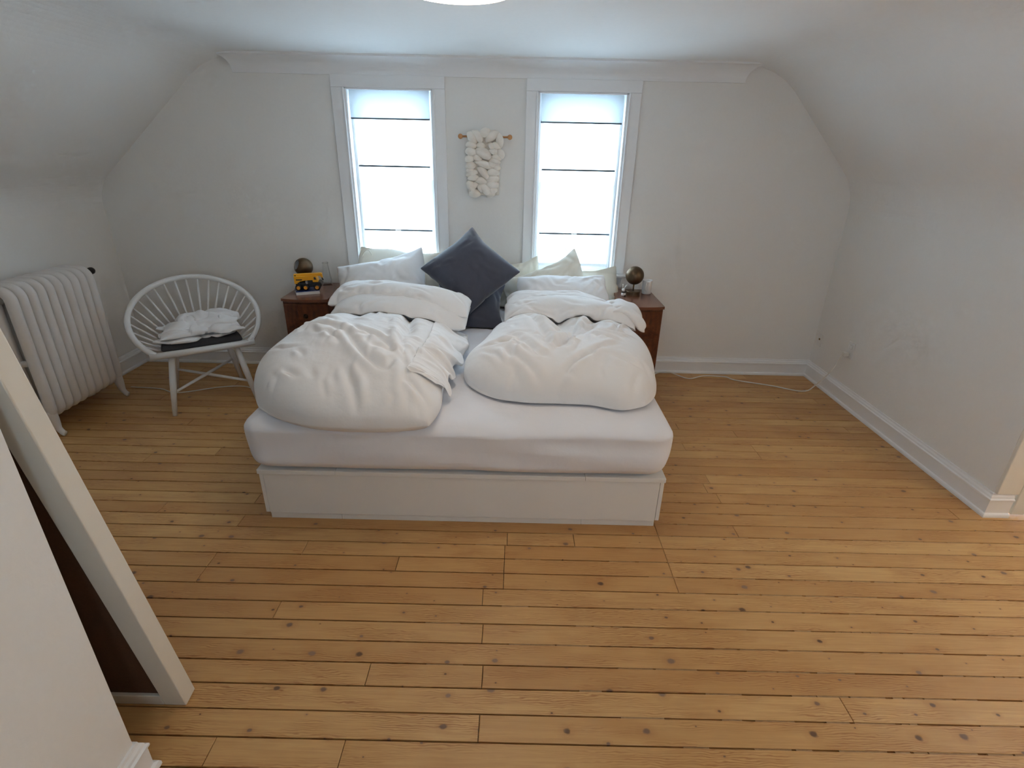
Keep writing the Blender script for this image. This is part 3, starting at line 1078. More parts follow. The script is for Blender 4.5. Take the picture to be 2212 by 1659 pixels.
# ---- bedside cabinets with bowed fronts
def bow(w, y0, d, b, n=14):
    """plan outline: bowed front edge at -y, straight back"""
    pts = [(-w/2+w*k/n, y0-b*(1-(2*k/n-1)**2)) for k in range(n+1)]
    return pts+[(w/2, y0+d), (-w/2, y0+d)]
def nightstand(cx, label, w=0.31):
    y0, d, H = 3.43, 0.475, 0.672
    t = thing('nightstand', label, 'nightstand', (cx, y0, 0), 0, 'bedside cabinets')
    obj('body', prism(bow(w-0.012, 0.012, d-0.02, 0.020), 'z', 0.09, H-0.018), M_VENEER, t)
    obj('top', prism(bow(w, 0, d, 0.026), 'z', H-0.018, H), M_VTOP, t, bevel=0.004)
    obj('plinth', prism(bow(w-0.03, 0.03, d-0.05, 0.018), 'z', 0.0, 0.09), M_VENEER, t)
    zs = [0.10, 0.275, 0.45, H-0.03]
    for a, b in zip(zs, zs[1:]):
        pl = [(x, y-0.004) for x, y in bow(w-0.03, 0.012, 0.03, 0.020)]
        dr = obj('drawer_front', prism(pl, 'z', a+0.004, b-0.003), M_VENEER, t, bevel=0.002)
        zc = (a+b)/2+0.01
        bm = lathe([(0, -0.004), (0.017, -0.004), (0.014, 0.002), (0.006, 0.006), (0.006, 0.010), (0.009, 0.014), (0.008, 0.018), (0, 0.019)], 16)
        obj('pull', bm, M_DARKBR, dr, smooth=True, loc=(0, -0.016, zc), rot=(PI/2, 0, 0))
    return t
nightstand(-1.398, 'mahogany bow-fronted bedside cabinet under the toy truck')
nightstand(0.855, 'mahogany bow-fronted bedside cabinet under the white mug', 0.28)
NZ = 0.672

# ---- left cabinet: eyeball lamp, toy truck, book, glass bottle
def eyeball(label, x, y, aim, tilt, r=0.056):
    t = thing('globe_lamp', label, 'lamp', (x, y, NZ), 0, 'bronze globe lamps')
    zc = 0.030+0.042+r
    obj('lamp_base', lathe([(0, 0), (0.050, 0), (0.050, 0.024), (0.047, 0.028), (0, 0.028)], 32), M_BRONZE, t, smooth=False)
    obj('stem', tube([(0, 0, 0.026), (0, 0, zc-r+0.004)], 0.006, 12), M_BRONZE, t, smooth=True)
    cut = 0.60
    pr = [(r*math.sin(a), -r*math.cos(a)) for a in [PI*(1-cut/PI*1.0)*k/26 for k in range(27)]]
    outer = pr
    inner = [(max(0, q*0.96), z*0.96) for q, z in reversed(pr)]
    sh = obj('shade', lathe(outer, 36), M_BRONZE, t, smooth=True, loc=(0, 0, zc))
    sh.rotation_euler = (0, tilt, aim)
    li = obj('shade_lining', lathe([(max(0, q*0.965), z*0.965) for q, z in pr], 36), M_CERAMIC, sh, smooth=True)
    rm = obj('rim', lathe([pr[-1], (pr[-1][0]*0.965, pr[-1][1]*0.965)], 36), M_BRONZE, sh)
    return t
eyeball('bronze globe lamp turned to the wall behind the toy truck', -1.515, 3.79, PI+0.72, 1.15, 0.064)
eyeball('bronze globe lamp beside the white mug', 0.845, 3.75, 1.9, 1.35, 0.064)

bk = thing('book', 'thick book with a blue cover under the toy truck', 'book', (-1.436, 3.60, NZ), 0.45)
obj('pages', bx(-0.075, 0.075, -0.055, 0.055, 0.002, 0.020), M_PAPER, bk)
obj('cover', bx(-0.077, 0.077, -0.057, 0.057, 0.020, 0.0225), M_BLUE, bk)
obj('back_cover', bx(-0.077, 0.077, -0.057, 0.057, 0.0, 0.002), M_PAPER, bk)

def truck(x, y, z, rz):
    t = thing('toy_truck', 'yellow toy crane truck with black wheels on a book', 'toy', (x, y, z), rz)
    R = 0.0185
    for wx in (-0.052, -0.012, 0.052):
        for sy in (-1, 1):
            bm = lathe([(0.008, -0.011), (R-0.004, -0.011), (R, -0.006), (R, 0.006), (R-0.004, 0.011), (0.008, 0.011)], 22)
            wh = obj('wheel', bm, M_BLACK, t, smooth=True, loc=(wx, sy*0.030, R), rot=(PI/2, 0, 0))
            bm = lathe([(0, -0.0115), (0.007, -0.0115), (0.0105, -0.0135), (0.0105, 0.0135), (0.007, 0.0115), (0, 0.0115)], 18)
            obj('hub', bm, M_ORANGE, wh, smooth=False)
    obj('chassis', bx(-0.068, 0.070, -0.020, 0.020, 0.016, 0.036), M_BLACK, t, bevel=0.003)
    for wx in (-0.032, 0.055):
        obj('mudguard', prism([(wx-0.026, 0.034), (wx-0.02, 0.048), (wx+0.018, 0.048), (wx+0.026, 0.034)], 'y', -0.036, 0.036), M_BLACK, t, bevel=0.002)
    obj('engine_grille', bx(0.000, 0.030, -0.028, 0.028, 0.036, 0.058), M_BLACK, t, bevel=0.002)
    obj('side_tank', bx(-0.012, 0.002, -0.031, 0.031, 0.036, 0.056), M_GREYPL, t, bevel=0.003)
    obj('body', prism([(-0.072, 0.040), (-0.046, 0.040), (-0.046, 0.052), (-0.014, 0.058), (0.030, 0.060), (0.036, 0.064), (0.036, 0.082), (-0.072, 0.082)], 'y', -0.029, 0.029), M_YELLOW, t, bevel=0.003)
    obj('side_stripe', bx(-0.062, -0.028, -0.0298, 0.0298, 0.060, 0.066), M_BLACK, t)
    cb = obj('cab', prism([(0.030, 0.048), (0.060, 0.048), (0.058, 0.060), (0.050, 0.082), (0.030, 0.082)], 'y', -0.028, 0.028), M_YELLOW, t, bevel=0.003)
    obj('window', prism([(0.038, 0.062), (0.052, 0.062), (0.047, 0.077), (0.038, 0.077)], 'y', -0.0288, 0.0288), M_BLACK, cb)
    bo = obj('boom', prism([(-0.074, 0.080), (0.072, 0.080), (0.080, 0.070), (0.086, 0.070), (0.084, 0.092), (0.078, 0.096), (-0.074, 0.092)], 'y', -0.012, 0.012), M_YELLOW, t, bevel=0.003)
    obj('pivot', tube([(-0.066, -0.0145, 0.083), (-0.066, 0.0145, 0.083)], 0.005, 12), M_BLACK, bo)
    obj('hook', tube(spline([(0.082, 0, 0.072), (0.082, 0, 0.062), (0.086, 0, 0.057), (0.083, 0, 0.053)], 4), 0.0035, 8), M_BLACK, bo)
    return t
truck(-1.424, 3.606, NZ+0.0225, 0.22).scale = (1.16, 1.16, 1.16)

bo = thing('glass_bottle', 'clear glass carafe beside the toy truck', 'bottle', (-1.375, 3.84, NZ))
pf = [(0.0, 0.004), (0.030, 0.004), (0.033, 0.010), (0.033, 0.030), (0.026, 0.085), (0.020, 0.120), (0.0165, 0.150), (0.019, 0.158)]
pf = [(0.0, 0.0), (0.033, 0.0), (0.036, 0.006), (0.036, 0.03), (0.029, 0.085), (0.0225, 0.120), (0.0185, 0.150), (0.021, 0.159)]+[(q-0.0025 if q > 0.004 else 0, z+0.006 if z < 0.05 else z) for q, z in reversed(pf)]
obj('glass_body', lathe(pf, 28), M_CARAFE, bo, smooth=True)
obj('neck_rim', lathe([(0.0185, 0.156), (0.0215, 0.157), (0.0215, 0.163), (0.0185, 0.163)], 28), M_CARAFE, bo, smooth=True)

# ---- right cabinet: mug, small rabbit figurine
mg = thing('mug', 'white ceramic mug on the right bedside cabinet', 'mug', (0.948, 3.785, NZ))
obj('cup', lathe([(0, 0), (0.030, 0), (0.034, 0.005), (0.0355, 0.09), (0.0355, 0.098), (0.033, 0.098), (0.031, 0.010), (0, 0.008)], 32), M_CERAMIC, mg, smooth=True)
obj('handle', tube(spline([(-0.012, -0.034, 0.078), (-0.018, -0.050, 0.080), (-0.021, -0.056, 0.055), (-0.016, -0.048, 0.034), (-0.012, -0.033, 0.034)], 5), 0.0045, 8), M_CERAMIC, mg, smooth=True)
rb = thing('rabbit_figurine', 'tiny black and white rabbit figurine beside the globe lamp', 'figurine', (0.768, 3.70, NZ))
rb.scale = (1.4, 1.4, 1.4)
bm = lathe([(0, 0), (0.010, 0), (0.012, 0.008), (0.010, 0.018), (0.005, 0.024), (0, 0.024)], 16)
obj('torso', bm, M_CERAMIC, rb, smooth=True)
obj('scarf', lathe([(0.0095, 0.0165), (0.012, 0.018), (0.010, 0.023), (0.006, 0.024)], 16), M_BLACK, rb, smooth=True)
bm = bmesh.new()
bmesh.ops.create_uvsphere(bm, u_segments=14, v_segments=8, radius=0.0085)
obj('head', bm, M_CERAMIC, rb, smooth=True, loc=(-0.002, 0, 0.031))
obj('ear', tube([(-0.005, 0, 0.036), (-0.006, 0, 0.050), (-0.007, 0, 0.060)], [0.002, 0.003, 0.0015], 8), M_CERAMIC, rb, smooth=True)
obj('ear', tube([(0.001, 0, 0.037), (0.009, 0, 0.050), (0.014, 0, 0.058)], [0.002, 0.003, 0.0015], 8), M_CERAMIC, rb, smooth=True)
obj('foot', bx(0.000, 0.012, -0.012, -0.002, 0.0, 0.007), M_BLACK, rb, bevel=0.003)

# ---- big frame leaning with its back to the camera
FL, FWD, FTH = 1.29, 0.72, 0.052
lean = math.radians(7.9)
FR = thing('leaning_mirror', 'tall cream-framed mirror leaning with its brown back towards the camera', 'mirror', (-0.993, 1.096, 0.0))
FR.rotation_euler = (lean, 0, 0)
def fpart(nm, bm, mat, bev=0.003):
    return obj(nm, bm, mat, FR, bevel=bev)
# local: x to the left, y away from the camera, z up along the lean
fpart('stile', bx(-0.068, 0, 0, FTH, 0.0, FL), M_FRAME)
fpart('stile', bx(-FWD, -FWD+0.068, 0, FTH, 0.0, FL), M_FRAME)
fpart('rail', bx(-FWD+0.068, -0.068, 0, FTH, 0.0, 0.048), M_FRAME)
fpart('rail', bx(-FWD+0.068, -0.068, 0, FTH, FL-0.068, FL), M_FRAME)
fpart('back_board', bx(-FWD+0.06, -0.06, 0.010, 0.016, 0.04, FL-0.06), M_HARD, 0)
fpart('mirror_glass', bx(-FWD+0.06, -0.06, FTH-0.012, FTH-0.006, 0.04, FL-0.06), plain('mirror silver', (0.85, 0.85, 0.86), 0.03, 1.0), 0)

# ---- wall plates, plug and cords
wp = thing('wall_outlet', 'white outlet plate with a plugged-in cord on the right wall', 'outlet', (XR, 3.49, 0.375))
obj('plate', bx(-0.006, 0, -0.036, 0.036, -0.058, 0.058), M_WHITEPAINT, wp, bevel=0.003)
obj('socket', bx(-0.010, -0.005, -0.018, 0.018, 0.010, 0.040), M_CERAMIC, wp, bevel=0.003)
jk = thing('wall_jack', 'small white jack plate near the right back corner', 'outlet', (XR, 3.875, 0.32))
obj('plate', bx(-0.005, 0, -0.03, 0.03, -0.05, 0.05), M_WHITEPAINT, jk, bevel=0.003)
obj('port', bx(-0.008, -0.004, -0.008, 0.008, 0.0, 0.012), M_BRASS, jk)
ec = thing('power_cord', 'white power cord from the wall outlet to the right bedside cabinet', 'cord', (XR-0.02, 3.49, 0.35))
o0 = Vector(ec.location)
obj('plug', bx(-0.030, 0.009, -0.014, 0.014, -0.018, 0.012), M_CORD, ec, bevel=0.004)
path = [(2.290, 3.49, 0.335), (2.255, 3.50, 0.22), (2.21, 3.56, 0.08), (2.15, 3.60, 0.008), (1.95, 3.70, 0.006), (1.72, 3.79, 0.006), (1.66, 3.85, 0.007), (1.50, 3.86, 0.006),
        (1.36, 3.80, 0.006), (1.24, 3.905, 0.012), (1.14, 3.89, 0.010), (1.05, 3.80, 0.006), (1.02, 3.86, 0.006)]
obj('cable', tube([Vector(p)-o0 for p in spline(path, 8)], 0.0042, 8), M_CORD, ec, smooth=True)
lc = [(-2.72, 3.42, 0.006), (-2.50, 3.40, 0.006), (-2.34, 3.34, 0.006), (-2.10, 3.45, 0.006), (-1.93, 3.47, 0.006), (-1.75, 3.38, 0.006), (-1.60, 3.40, 0.006), (-1.45, 3.36, 0.006)]
c_ = obj('floor_cord', tube(spline(lc, 8), 0.0035, 8), M_CORD, smooth=True)
tag(c_, 'thin white cord lying on the floor under the hoop chair', 'cord')

# ---- round ceiling lamp, only its lower edge in view
CL = thing('ceiling_lamp', 'round glowing ceiling lamp at the top edge', 'lamp', (-0.205, 2.072, HC))
obj('mount', lathe([(0, 0), (0.19, 0), (0.19, -0.02), (0, -0.02)], 48), M_TRIM, CL)
obj('shade', lathe([(0.19, -0.02), (0.205, -0.03), (0.205, -0.05), (0.18, -0.068), (0.10, -0.080), (0, -0.083)], 48), M_LAMP, CL, smooth=True)

# ================================================================== BED
BD = thing('bed_base', 'low white platform bed base with drawers under the mattress', 'bed', (-0.222, 1.998, 0))
BW, BL = 0.916, 1.93        # half width, length
def bpart(nm, *b, bev=0.002):
    return obj(nm, bx(*b), M_BASE, BD, bevel=bev)
xs = [-BW, -0.565, 0.555, BW]
for a, b in zip(xs, xs[1:]):
    bpart('top_rail', a+0.0006, b-0.0006, 0.0, 0.10, 0.252, 0.274)
    bpart('plinth', max(a, -BW+0.02)+0.0006, min(b, BW-0.02)-0.0006, 0.018, 0.036, 0.0, 0.034, bev=0.001)
bpart('front_panel', -BW+0.022, BW-0.022, 0.010, 0.028, 0.034, 0.252)
for s in (-1, 1):
    x0, x1 = sorted((s*(BW-0.020), s*(BW-0.002)))
    bpart('side_panel', x0, x1, 0.012, 0.060, 0.036, 0.252)
    for k in range(3):
        y0 = 0.066+k*0.620
        dr = bpart('drawer', x0, x1, y0, y0+0.612, 0.036, 0.246)
    x0, x1 = sorted((s*(BW-0.10), s*BW))
    bpart('top_rail', x0, x1, 0.101, BL, 0.252, 0.274)
    x0, x1 = sorted((s*(BW-0.06), s*(BW-0.04)))
    bpart('plinth', x0, x1, 0.037, BL-0.02, 0.0, 0.034)
bpart('slat_deck', -BW+0.101, BW-0.101, 0.101, BL, 0.245, 0.270)

# ---- mattress in a fitted sheet
MX0, MX1, MY0, MY1, MZ0, MZ1 = -1.135, 0.672, 1.985, 3.905, 0.276, 0.540
def snoise(p, seed, freq):
    """cheap smooth 3-D noise from warped sines"""
    r = np.random.default_rng(seed)
    out = np.zeros(p.shape[:-1])
    for k in range(7):
        d = r.normal(0, 1, 3)
        d /= np.linalg.norm(d)
        w = 0.8*np.sin(p@r.normal(0, freq*0.45, 3)+r.uniform(0, 6))
        out += np.sin(p@d*freq*r.uniform(0.6, 1.6)+r.uniform(0, 6)+w)
    return out/3.5
bm = bmesh.new()
bmesh.ops.create_cube(bm, size=2)
bmesh.ops.subdivide_edges(bm, edges=bm.edges, cuts=62, use_grid_fill=True)
co = np.array([v.co[:] for v in bm.verts])
hx, hy, hz = (MX1-MX0)/2, (MY1-MY0)/2, (MZ1-MZ0)/2
c0 = np.array([(MX0+MX1)/2, (MY0+MY1)/2, (MZ0+MZ1)/2])
h3 = np.array([hx, hy, hz])
# spread the grid, finer near edges, then round
p = np.sign(co)*(1-(1-np.abs(co))**1.35)*h3
rr = 0.062
core = np.clip(p, -(h3-rr), h3-rr)
off = p-core
ln = np.linalg.norm(off, axis=1, keepdims=True)
mx = np.abs(off).max(axis=1, keepdims=True)
nrm = off/np.maximum(ln, 1e-9)
q = core+nrm*rr*np.where(ln > 0, 1, 0)
zrel = q[:, 2]/hz
bul = 0.034*np.clip(1-((zrel-0.35)/1.3)**2, 0, 1)
q[:, 0] += np.sign(q[:, 0])*bul*(np.abs(nrm[:, 0]) > 0.05)*np.abs(nrm[:, 0])
q[:, 1] += np.sign(q[:, 1])*bul*0.8*(np.abs(nrm[:, 1]))
w = q+c0
side = np.abs(nrm[:, 1])*(q[:, 1] < 0)
# sheet creases: long shallow sags along the foot end, pulled from the lower corners
s1 = np.sin(w[:, 0]*3.1+w[:, 2]*30+1.2*np.sin(w[:, 0]*4))*np.clip(1-np.abs(zrel), 0, 1)
s2 = snoise(w*np.array([1.0, 1.0, 3.2]), 4, 9)
w[:, 1] -= side*(0.008*s1+0.009*s2)
topm = np.clip(nrm[:, 2], 0, 1)
w[:, 2] += topm*(0.005*snoise(w*np.array([1.0, 0.6, 1]), 9, 11)+0.004*snoise(w, 10, 4))-topm*0.012*np.clip((2.25-w[:, 1])/0.3, 0, 1)**2
w[:, 2] -= (np.abs(nrm[:, 2]) < 0.9)*(w[:, 2] < MZ0+0.07)*0.004*np.sin(w[:, 0]*7)*side
for v, c in zip(bm.verts, w):
    v.co = Vector(c)
mt = obj('mattress', bm, M_SHEET, smooth=True)
tag(mt, 'thick mattress in a white fitted sheet on the platform base', 'mattress')

# ---- what the soft things rest on: a height field over the bed
GX = np.linspace(-1.6, 1.2, 141)
GY = np.linspace(1.7, 4.1, 121)
gx, gy = np.meshgrid(GX, GY, indexing='ij')
ex = np.minimum(np.minimum(gx-(MX0-0.03), (MX1+0.03)-gx), gy-(MY0-0.02))
HF = 0.548-0.05*np.clip(1-ex/0.09, 0, 1)**2
HF = np.where(ex < 0, 0.495-0.3*np.clip(-ex, 0, 0.2), HF)
def hf_at(x, y):
    u = np.clip((x-GX[0])/(GX[1]-GX[0]), 0, len(GX)-1.001)
    v = np.clip((y-GY[0])/(GY[1]-GY[0]), 0, len(GY)-1.001)
    i, j = u.astype(int), v.astype(int)
    f, g = u-i, v-j
    return (HF[i, j]*(1-f)+HF[i+1, j]*f)*(1-g)+(HF[i, j+1]*(1-f)+HF[i+1, j+1]*f)*g
def hf_add(P, sink=0.0):
    pts = P[0].reshape(-1, 3)
    i = np.round((pts[:, 0]-GX[0])/(GX[1]-GX[0])).astype(int)
    j = np.round((pts[:, 1]-GY[0])/(GY[1]-GY[0])).astype(int)
    ok = (i > 0) & (i < len(GX)-1) & (j > 0) & (j < len(GY)-1)
    for a in (-1, 0, 1):
        for b in (-1, 0, 1):
            np.maximum.at(HF, (i[ok]+a, j[ok]+b), pts[ok, 2]-sink)

def border(nx, ny):
    B = np.zeros((nx, ny), bool)
    B[0] = B[-1] = True
    B[:, 0] = B[:, -1] = True
    return B

def duvet_bag(nx, ny, edge, z_edge, seed, puff=0.10, under=0.02, press=3e-4, grav=1.5e-4, steps=60, iters=10, kb=0.25,
              hump=None, ktop=0.0, bend=0.10, jit=0.003, base=0.03, amp=0.05, cells=5, pw=0.42, wr=None, lines=None):
    """edge(u,v)->x,y footprint mapping for u,v in 0..1; base, amp: surplus fabric that wrinkles"""
    U, V = np.meshgrid(np.linspace(0, 1, nx), np.linspace(0, 1, ny), indexing='ij')
    # denser rows towards the border where the bag curves down
    Ue, Ve = 0.5-0.5*np.cos(PI*U), 0.5-0.5*np.cos(PI*V)
    Ue, Ve = 0.45*U+0.55*Ue, 0.45*V+0.55*Ve
    X, Y = edge(Ue, Ve)
    P = flat_bag(nx, ny, X, Y)
    e_ = (np.clip(1-np.abs(2*Ue-1)**2.6, 0, 1)*np.clip(1-np.abs(2*Ve-1)**2.6, 0, 1))**pw
    ze = z_edge(Ue, Ve)
    hh = puff*e_ if hump is None else hump(Ue, Ve)*e_
    if lines is not None:
        hh = hh+crease_field(X, Y, lines, 0.024, 0.014, seed)*np.clip(e_*1.5, 0, 1)
    P[0, ..., 2] = ze+hh
    P[1, ..., 2] = ze-under*e_
    G = P.copy()
    Wt = np.zeros((2, nx, ny, 1))
    if ktop:
        Wt[0] = ktop
    Wt[:, border(nx, ny)] = kb
    e, th = wrinkle(nx, ny, seed, base, amp, cells) if wr is None else wr(Ue, Ve)
    return bag_sim(P, rests(P, e, th), steps=steps, iters=iters, press=press, grav=grav, bend=bend,
                   goal=(Wt, G), floor=hf_at, jitter=jit, rng=np.random.default_rng(seed))

# fold lines seen on the two duvets (x, y on the bed)
CRL = [[(-0.581, 2.628), (-0.539, 2.395), (-0.483, 2.18), (-0.439, 2.011)], [(-0.638, 2.451), (-0.516, 2.261)], [(-0.761, 2.471), (-0.607, 2.344), (-0.501, 2.168)], [(-0.793, 2.378), (-0.66, 2.187), (-0.561, 2.087)], [(-0.642, 2.17), (-0.544, 2.104), (-0.51, 2.179)], [(-0.979, 2.544), (-0.886, 2.484), (-0.753, 2.348)], [(-0.898, 2.398), (-0.785, 2.288)], [(-1.048, 2.473), (-1.032, 2.541), (-0.935, 2.51)], [(-0.733, 2.114), (-0.661, 1.998), (-0.617, 1.882)], [(-0.99, 2.099), (-0.905, 2.045)], [(-0.94, 1.872), (-0.824, 1.766)], [(-0.394, 1.971), (-0.342, 1.825), (-0.34, 1.711)], [(-0.45, 2.062), (-0.356, 1.973)]]
CRR = [[(0.076, 2.927), (0.152, 2.544), (0.17, 2.403)], [(0.34, 2.669), (0.183, 2.359)], [(-0.06, 2.414), (0.065, 2.255), (0.135, 2.169)], [(-0.04, 2.627), (0.117, 2.342), (0.165, 2.314)], [(0.373, 2.694), (0.486, 2.663), (0.594, 2.71)], [(0.428, 2.926), (0.543, 2.821), (0.607, 2.711)], [(0.374, 2.987), (0.298, 2.689)], [(0.178, 2.134), (0.286, 2.292), (0.426, 2.419)], [(0.466, 2.345), (0.604, 2.288)], [(-0.007, 2.274), (0.063, 2.127), (0.174, 2.077)], [(0.171, 2.027), (0.218, 2.026)], [(0.299, 2.017), (0.367, 2.063)], [(-0.081, 2.493), (0.0, 2.485)], [(0.124, 2.774), (0.234, 2.724), (0.27, 2.552)], [(0.423, 2.562), (0.53, 2.499)]]

def lerp_pts(t, ks, vs):
    """smooth (Catmull-Rom) interpolation"""
    ks, vs = np.array(ks, float), np.array(vs, float)
    m = np.gradient(vs, ks)
    k = np.clip(np.searchsorted(ks, t, side='right')-1, 0, len(ks)-2)
    hh = ks[k+1]-ks[k]
    s = (t-ks[k])/hh
    return ((2*s**3-3*s**2+1)*vs[k]+(s**3-2*s**2+s)*hh*m[k]+(-2*s**3+3*s**2)*vs[k+1]+(s**3-s**2)*hh*m[k+1])

# ---------- left duvet
DL = thing('duvet', 'puffy white duvet heaped on the side of the bed nearer the chair', 'duvet', (-0.75, 2.5, 0.55), 0, 'white duvets on the bed')
def edgeL(U, V):
    xl = lerp_pts(V, [0, .08, .25, .5, .8, 1], [-1.10, -1.155, -1.225, -1.245, -1.18, -1.11])
    xr = lerp_pts(V, [0, .1, .3, .6, 1], [-0.34, -0.315, -0.325, -0.35, -0.40])
    X = xl+(xr-xl)*U
    yf = lerp_pts(U, [0, .12, .3, .7, 1], [2.06, 1.985, 1.915, 1.885, 1.915])
    yb = lerp_pts(U, [0, 1], [3.12, 3.06])
    return X, yf+(yb-yf)*V
def humpL(U, V):
    g = 0.205+0.03*np.sin(U*PI*0.9)*np.sin(V*PI)-0.03*V
    g -= 0.055*np.exp(-((U-0.74-0.06*np.sin(V*4))/0.035)**2)*np.clip((V-0.42)/0.2, 0, 1)       # crease near the middle of the bed
    g -= 0.030*np.exp(-((U-0.30-0.35*(1-V))/0.06)**2)*np.clip((V-0.45)/0.3, 0, 1)
    g += 0.016*np.sin(U*8+V*4)*np.sin(V*6+1)
    return g
def wrL(U, V):
    e, th = wrinkle(U.shape[0], U.shape[1], 21, 0.012, 0.03, 6)
    e = e*np.clip(0.35+1.2*V, 0, 1.3)+0.05*np.exp(-((U-0.68)/0.16)**2-((V-0.5)/0.22)**2)
    return e, 0.7*th+0.6
S = duvet_bag(120, 142, edgeL, lambda U, V: 0.560+0.03*V, 21, hump=humpL, ktop=0.012, wr=wrL, under=0.03, bend=0.22, lines=CRL)
S = crease_bag(S, rand_lines(71, 34, (-1.1, -0.45, 2.2, 2.95), lambda x, y: -0.8+1.2*(x+0.8), 0.5, 0.07, 0.22), 0.012, 0.010, 5)
S = crease_bag(S, rand_lines(72, 9, (-1.05, -0.4, 1.95, 2.15), lambda x, y: 1.5, 0.5, 0.06, 0.16), 0.006, 0.012, 6)
hf_add(S, 0.01)
bag_mesh('duvet_body', S-np.array(DL.location), M_DUVET, DL, 1, 2)
# thin edge of the same duvet trailing on the sheet towards the middle of the bed
def edgeL2(U, V):
    xl = lerp_pts(V, [0, .5, 1], [-0.46, -0.44, -0.46])
    xr = lerp_pts(V, [0, .12, .2, .3, .42, .5, .6, .7, .85, 1], [-0.335, -0.275, -0.31, -0.275, -0.30, -0.265, -0.285, -0.26, -0.265, -0.27])
    return xl+(xr-xl)*U, 2.10+V*0.90
S = duvet_bag(30, 96, edgeL2, lambda U, V: 0.572+0.014*np.sin(V*24+U*3)+0.012*np.sin(V*47), 5, puff=0.06, press=2e-4, grav=2e-4, steps=40, base=0.16, amp=0.12, cells=7)
bag_mesh('duvet_edge', S-np.array(DL.location), M_DUVET, DL, 1, 2)
# two folds of the turned-back head end
def edgeL3(U, V):
    x = -1.10+U*0.82
    yf = lerp_pts(U, [0, .25, .7, 1], [3.02, 2.955, 2.89, 2.915])
    return x, yf+V*0.36
S = duvet_bag(92, 44, edgeL3, lambda U, V: 0.668-0.015*U+0.03*V, 31, puff=0.080, under=0.05, steps=46, kb=0.3, base=0.05, amp=0.08)
S = crease_bag(S, rand_lines(91, 22, (-1.1, -0.3, 2.92, 3.36), lambda x, y: -0.25, 0.55, 0.06, 0.22), 0.009, 0.009, 91)
hf_add(S, 0.035)
bag_mesh('folded_layer', S-np.array(DL.location), M_DUVET, DL, 1, 2)
def edgeL4(U, V):
    x = -1.125+U*0.855
    yf = lerp_pts(U, [0, .2, .7, 1], [3.10, 3.09, 2.985, 2.965])
    return x, yf+V*(0.30-0.03*U)
S = duvet_bag(92, 44, edgeL4, lambda U, V: 0.728-0.02*U**2+0.02*V, 37, puff=0.075, under=0.05, steps=46, kb=0.3, base=0.08, amp=0.13, bend=0.2)
S = crease_bag(S, rand_lines(92, 22, (-1.1, -0.3, 2.92, 3.36), lambda x, y: -0.25, 0.55, 0.06, 0.22), 0.009, 0.009, 92)
hf_add(S, 0.035)
bag_mesh('folded_layer', S-np.array(DL.location), M_DUVET, DL, 1, 2)

# ---------- right duvet
DR = thing('duvet', 'puffy white duvet heaped on the side of the bed nearer the mug', 'duvet', (0.3, 2.6, 0.55), 0, 'white duvets on the bed')
def edgeR(U, V):
    xl = lerp_pts(V, [0, .1, .25, .6, 1], [-0.16, -0.225, -0.25, -0.175, -0.07])
    xr = lerp_pts(V, [0, .1, .25, .6, 1], [0.60, 0.665, 0.695, 0.735, 0.67])
    yf = lerp_pts(U, [0, .1, .25, .5, .68, .85, 1], [2.28, 2.21, 2.17, 2.16, 2.15, 2.105, 2.16])
    yb = lerp_pts(U, [0, 1], [3.12, 3.08])
    return xl+(xr-xl)*U, yf+(yb-yf)*V
def humpR(U, V):
    g = 0.175+0.03*np.sin(U*PI)-0.02*V
    g -= 0.085*np.exp(-((U-0.42-0.22*(1-V))/0.09)**2)*np.clip((V-0.22)/0.4, 0, 1)       # valley from the head end
    g -= 0.045*np.exp(-((U-0.66-0.30*(V-0.7))/0.05)**2)*np.clip((V-0.45)/0.2, 0, 1)
    g += 0.020*np.sin(U*7+V*5)*np.sin(V*7)
    return g
def wrR(U, V):
    e, th = wrinkle(U.shape[0], U.shape[1], 43, 0.02, 0.04, 6)
    e = e*np.clip(0.2+1.5*V, 0, 1.5)+0.04*np.exp(-((U-0.5)/0.25)**2-((V-0.6)/0.2)**2)
    return e, 0.8*th+0.9*(U-0.4)
S = duvet_bag(120, 132, edgeR, lambda U, V: 0.563+0.03*V, 41, hump=humpR, ktop=0.012, wr=wrR, under=0.03, bend=0.22, lines=CRR)
S = crease_bag(S, rand_lines(81, 40, (-0.1, 0.65, 2.35, 2.98), lambda x, y: 0.9 if x > 0.3 else -0.8, 0.5, 0.07, 0.24), 0.015, 0.011, 7)
S = crease_bag(S, rand_lines(82, 8, (-0.1, 0.6, 2.15, 2.35), lambda x, y: 1.4, 0.6, 0.06, 0.16), 0.006, 0.012, 8)
hf_add(S, 0.01)
bag_mesh('duvet_body', S-np.array(DR.location), M_DUVET, DR, 1, 2)
def edgeR3(U, V):
    x = -0.06+U*0.76
    yf = lerp_pts(U, [0, .3, .7, 1], [3.00, 2.98, 2.98, 2.90])
    return x, yf+V*(0.30-0.02*U)
S = duvet_bag(86, 46, edgeR3, lambda U, V: 0.662-0.01*U+0.03*V+0.02*np.sin(U*9+V*4), 47, puff=0.075, bend=0.2, under=0.05, steps=46, base=0.10, amp=0.12)
S = crease_bag(S, rand_lines(93, 22, (-0.03, 0.62, 2.92, 3.36), lambda x, y: -0.25, 0.55, 0.06, 0.22), 0.009, 0.009, 93)
hf_add(S, 0.035)
bag_mesh('folded_layer', S-np.array(DR.location), M_DUVET, DR, 1, 2)
def edgeR4(U, V):
    x = -0.05+U*0.62
    yf = lerp_pts(U, [0, .5, 1], [3.11, 3.12, 3.10])
    return x, yf+V*0.26
S = duvet_bag(72, 42, edgeR4, lambda U, V: 0.712-0.03*U**2+0.015*np.sin(U*11), 53, bend=0.2, puff=0.055, under=0.04, steps=46, base=0.10, amp=0.14)
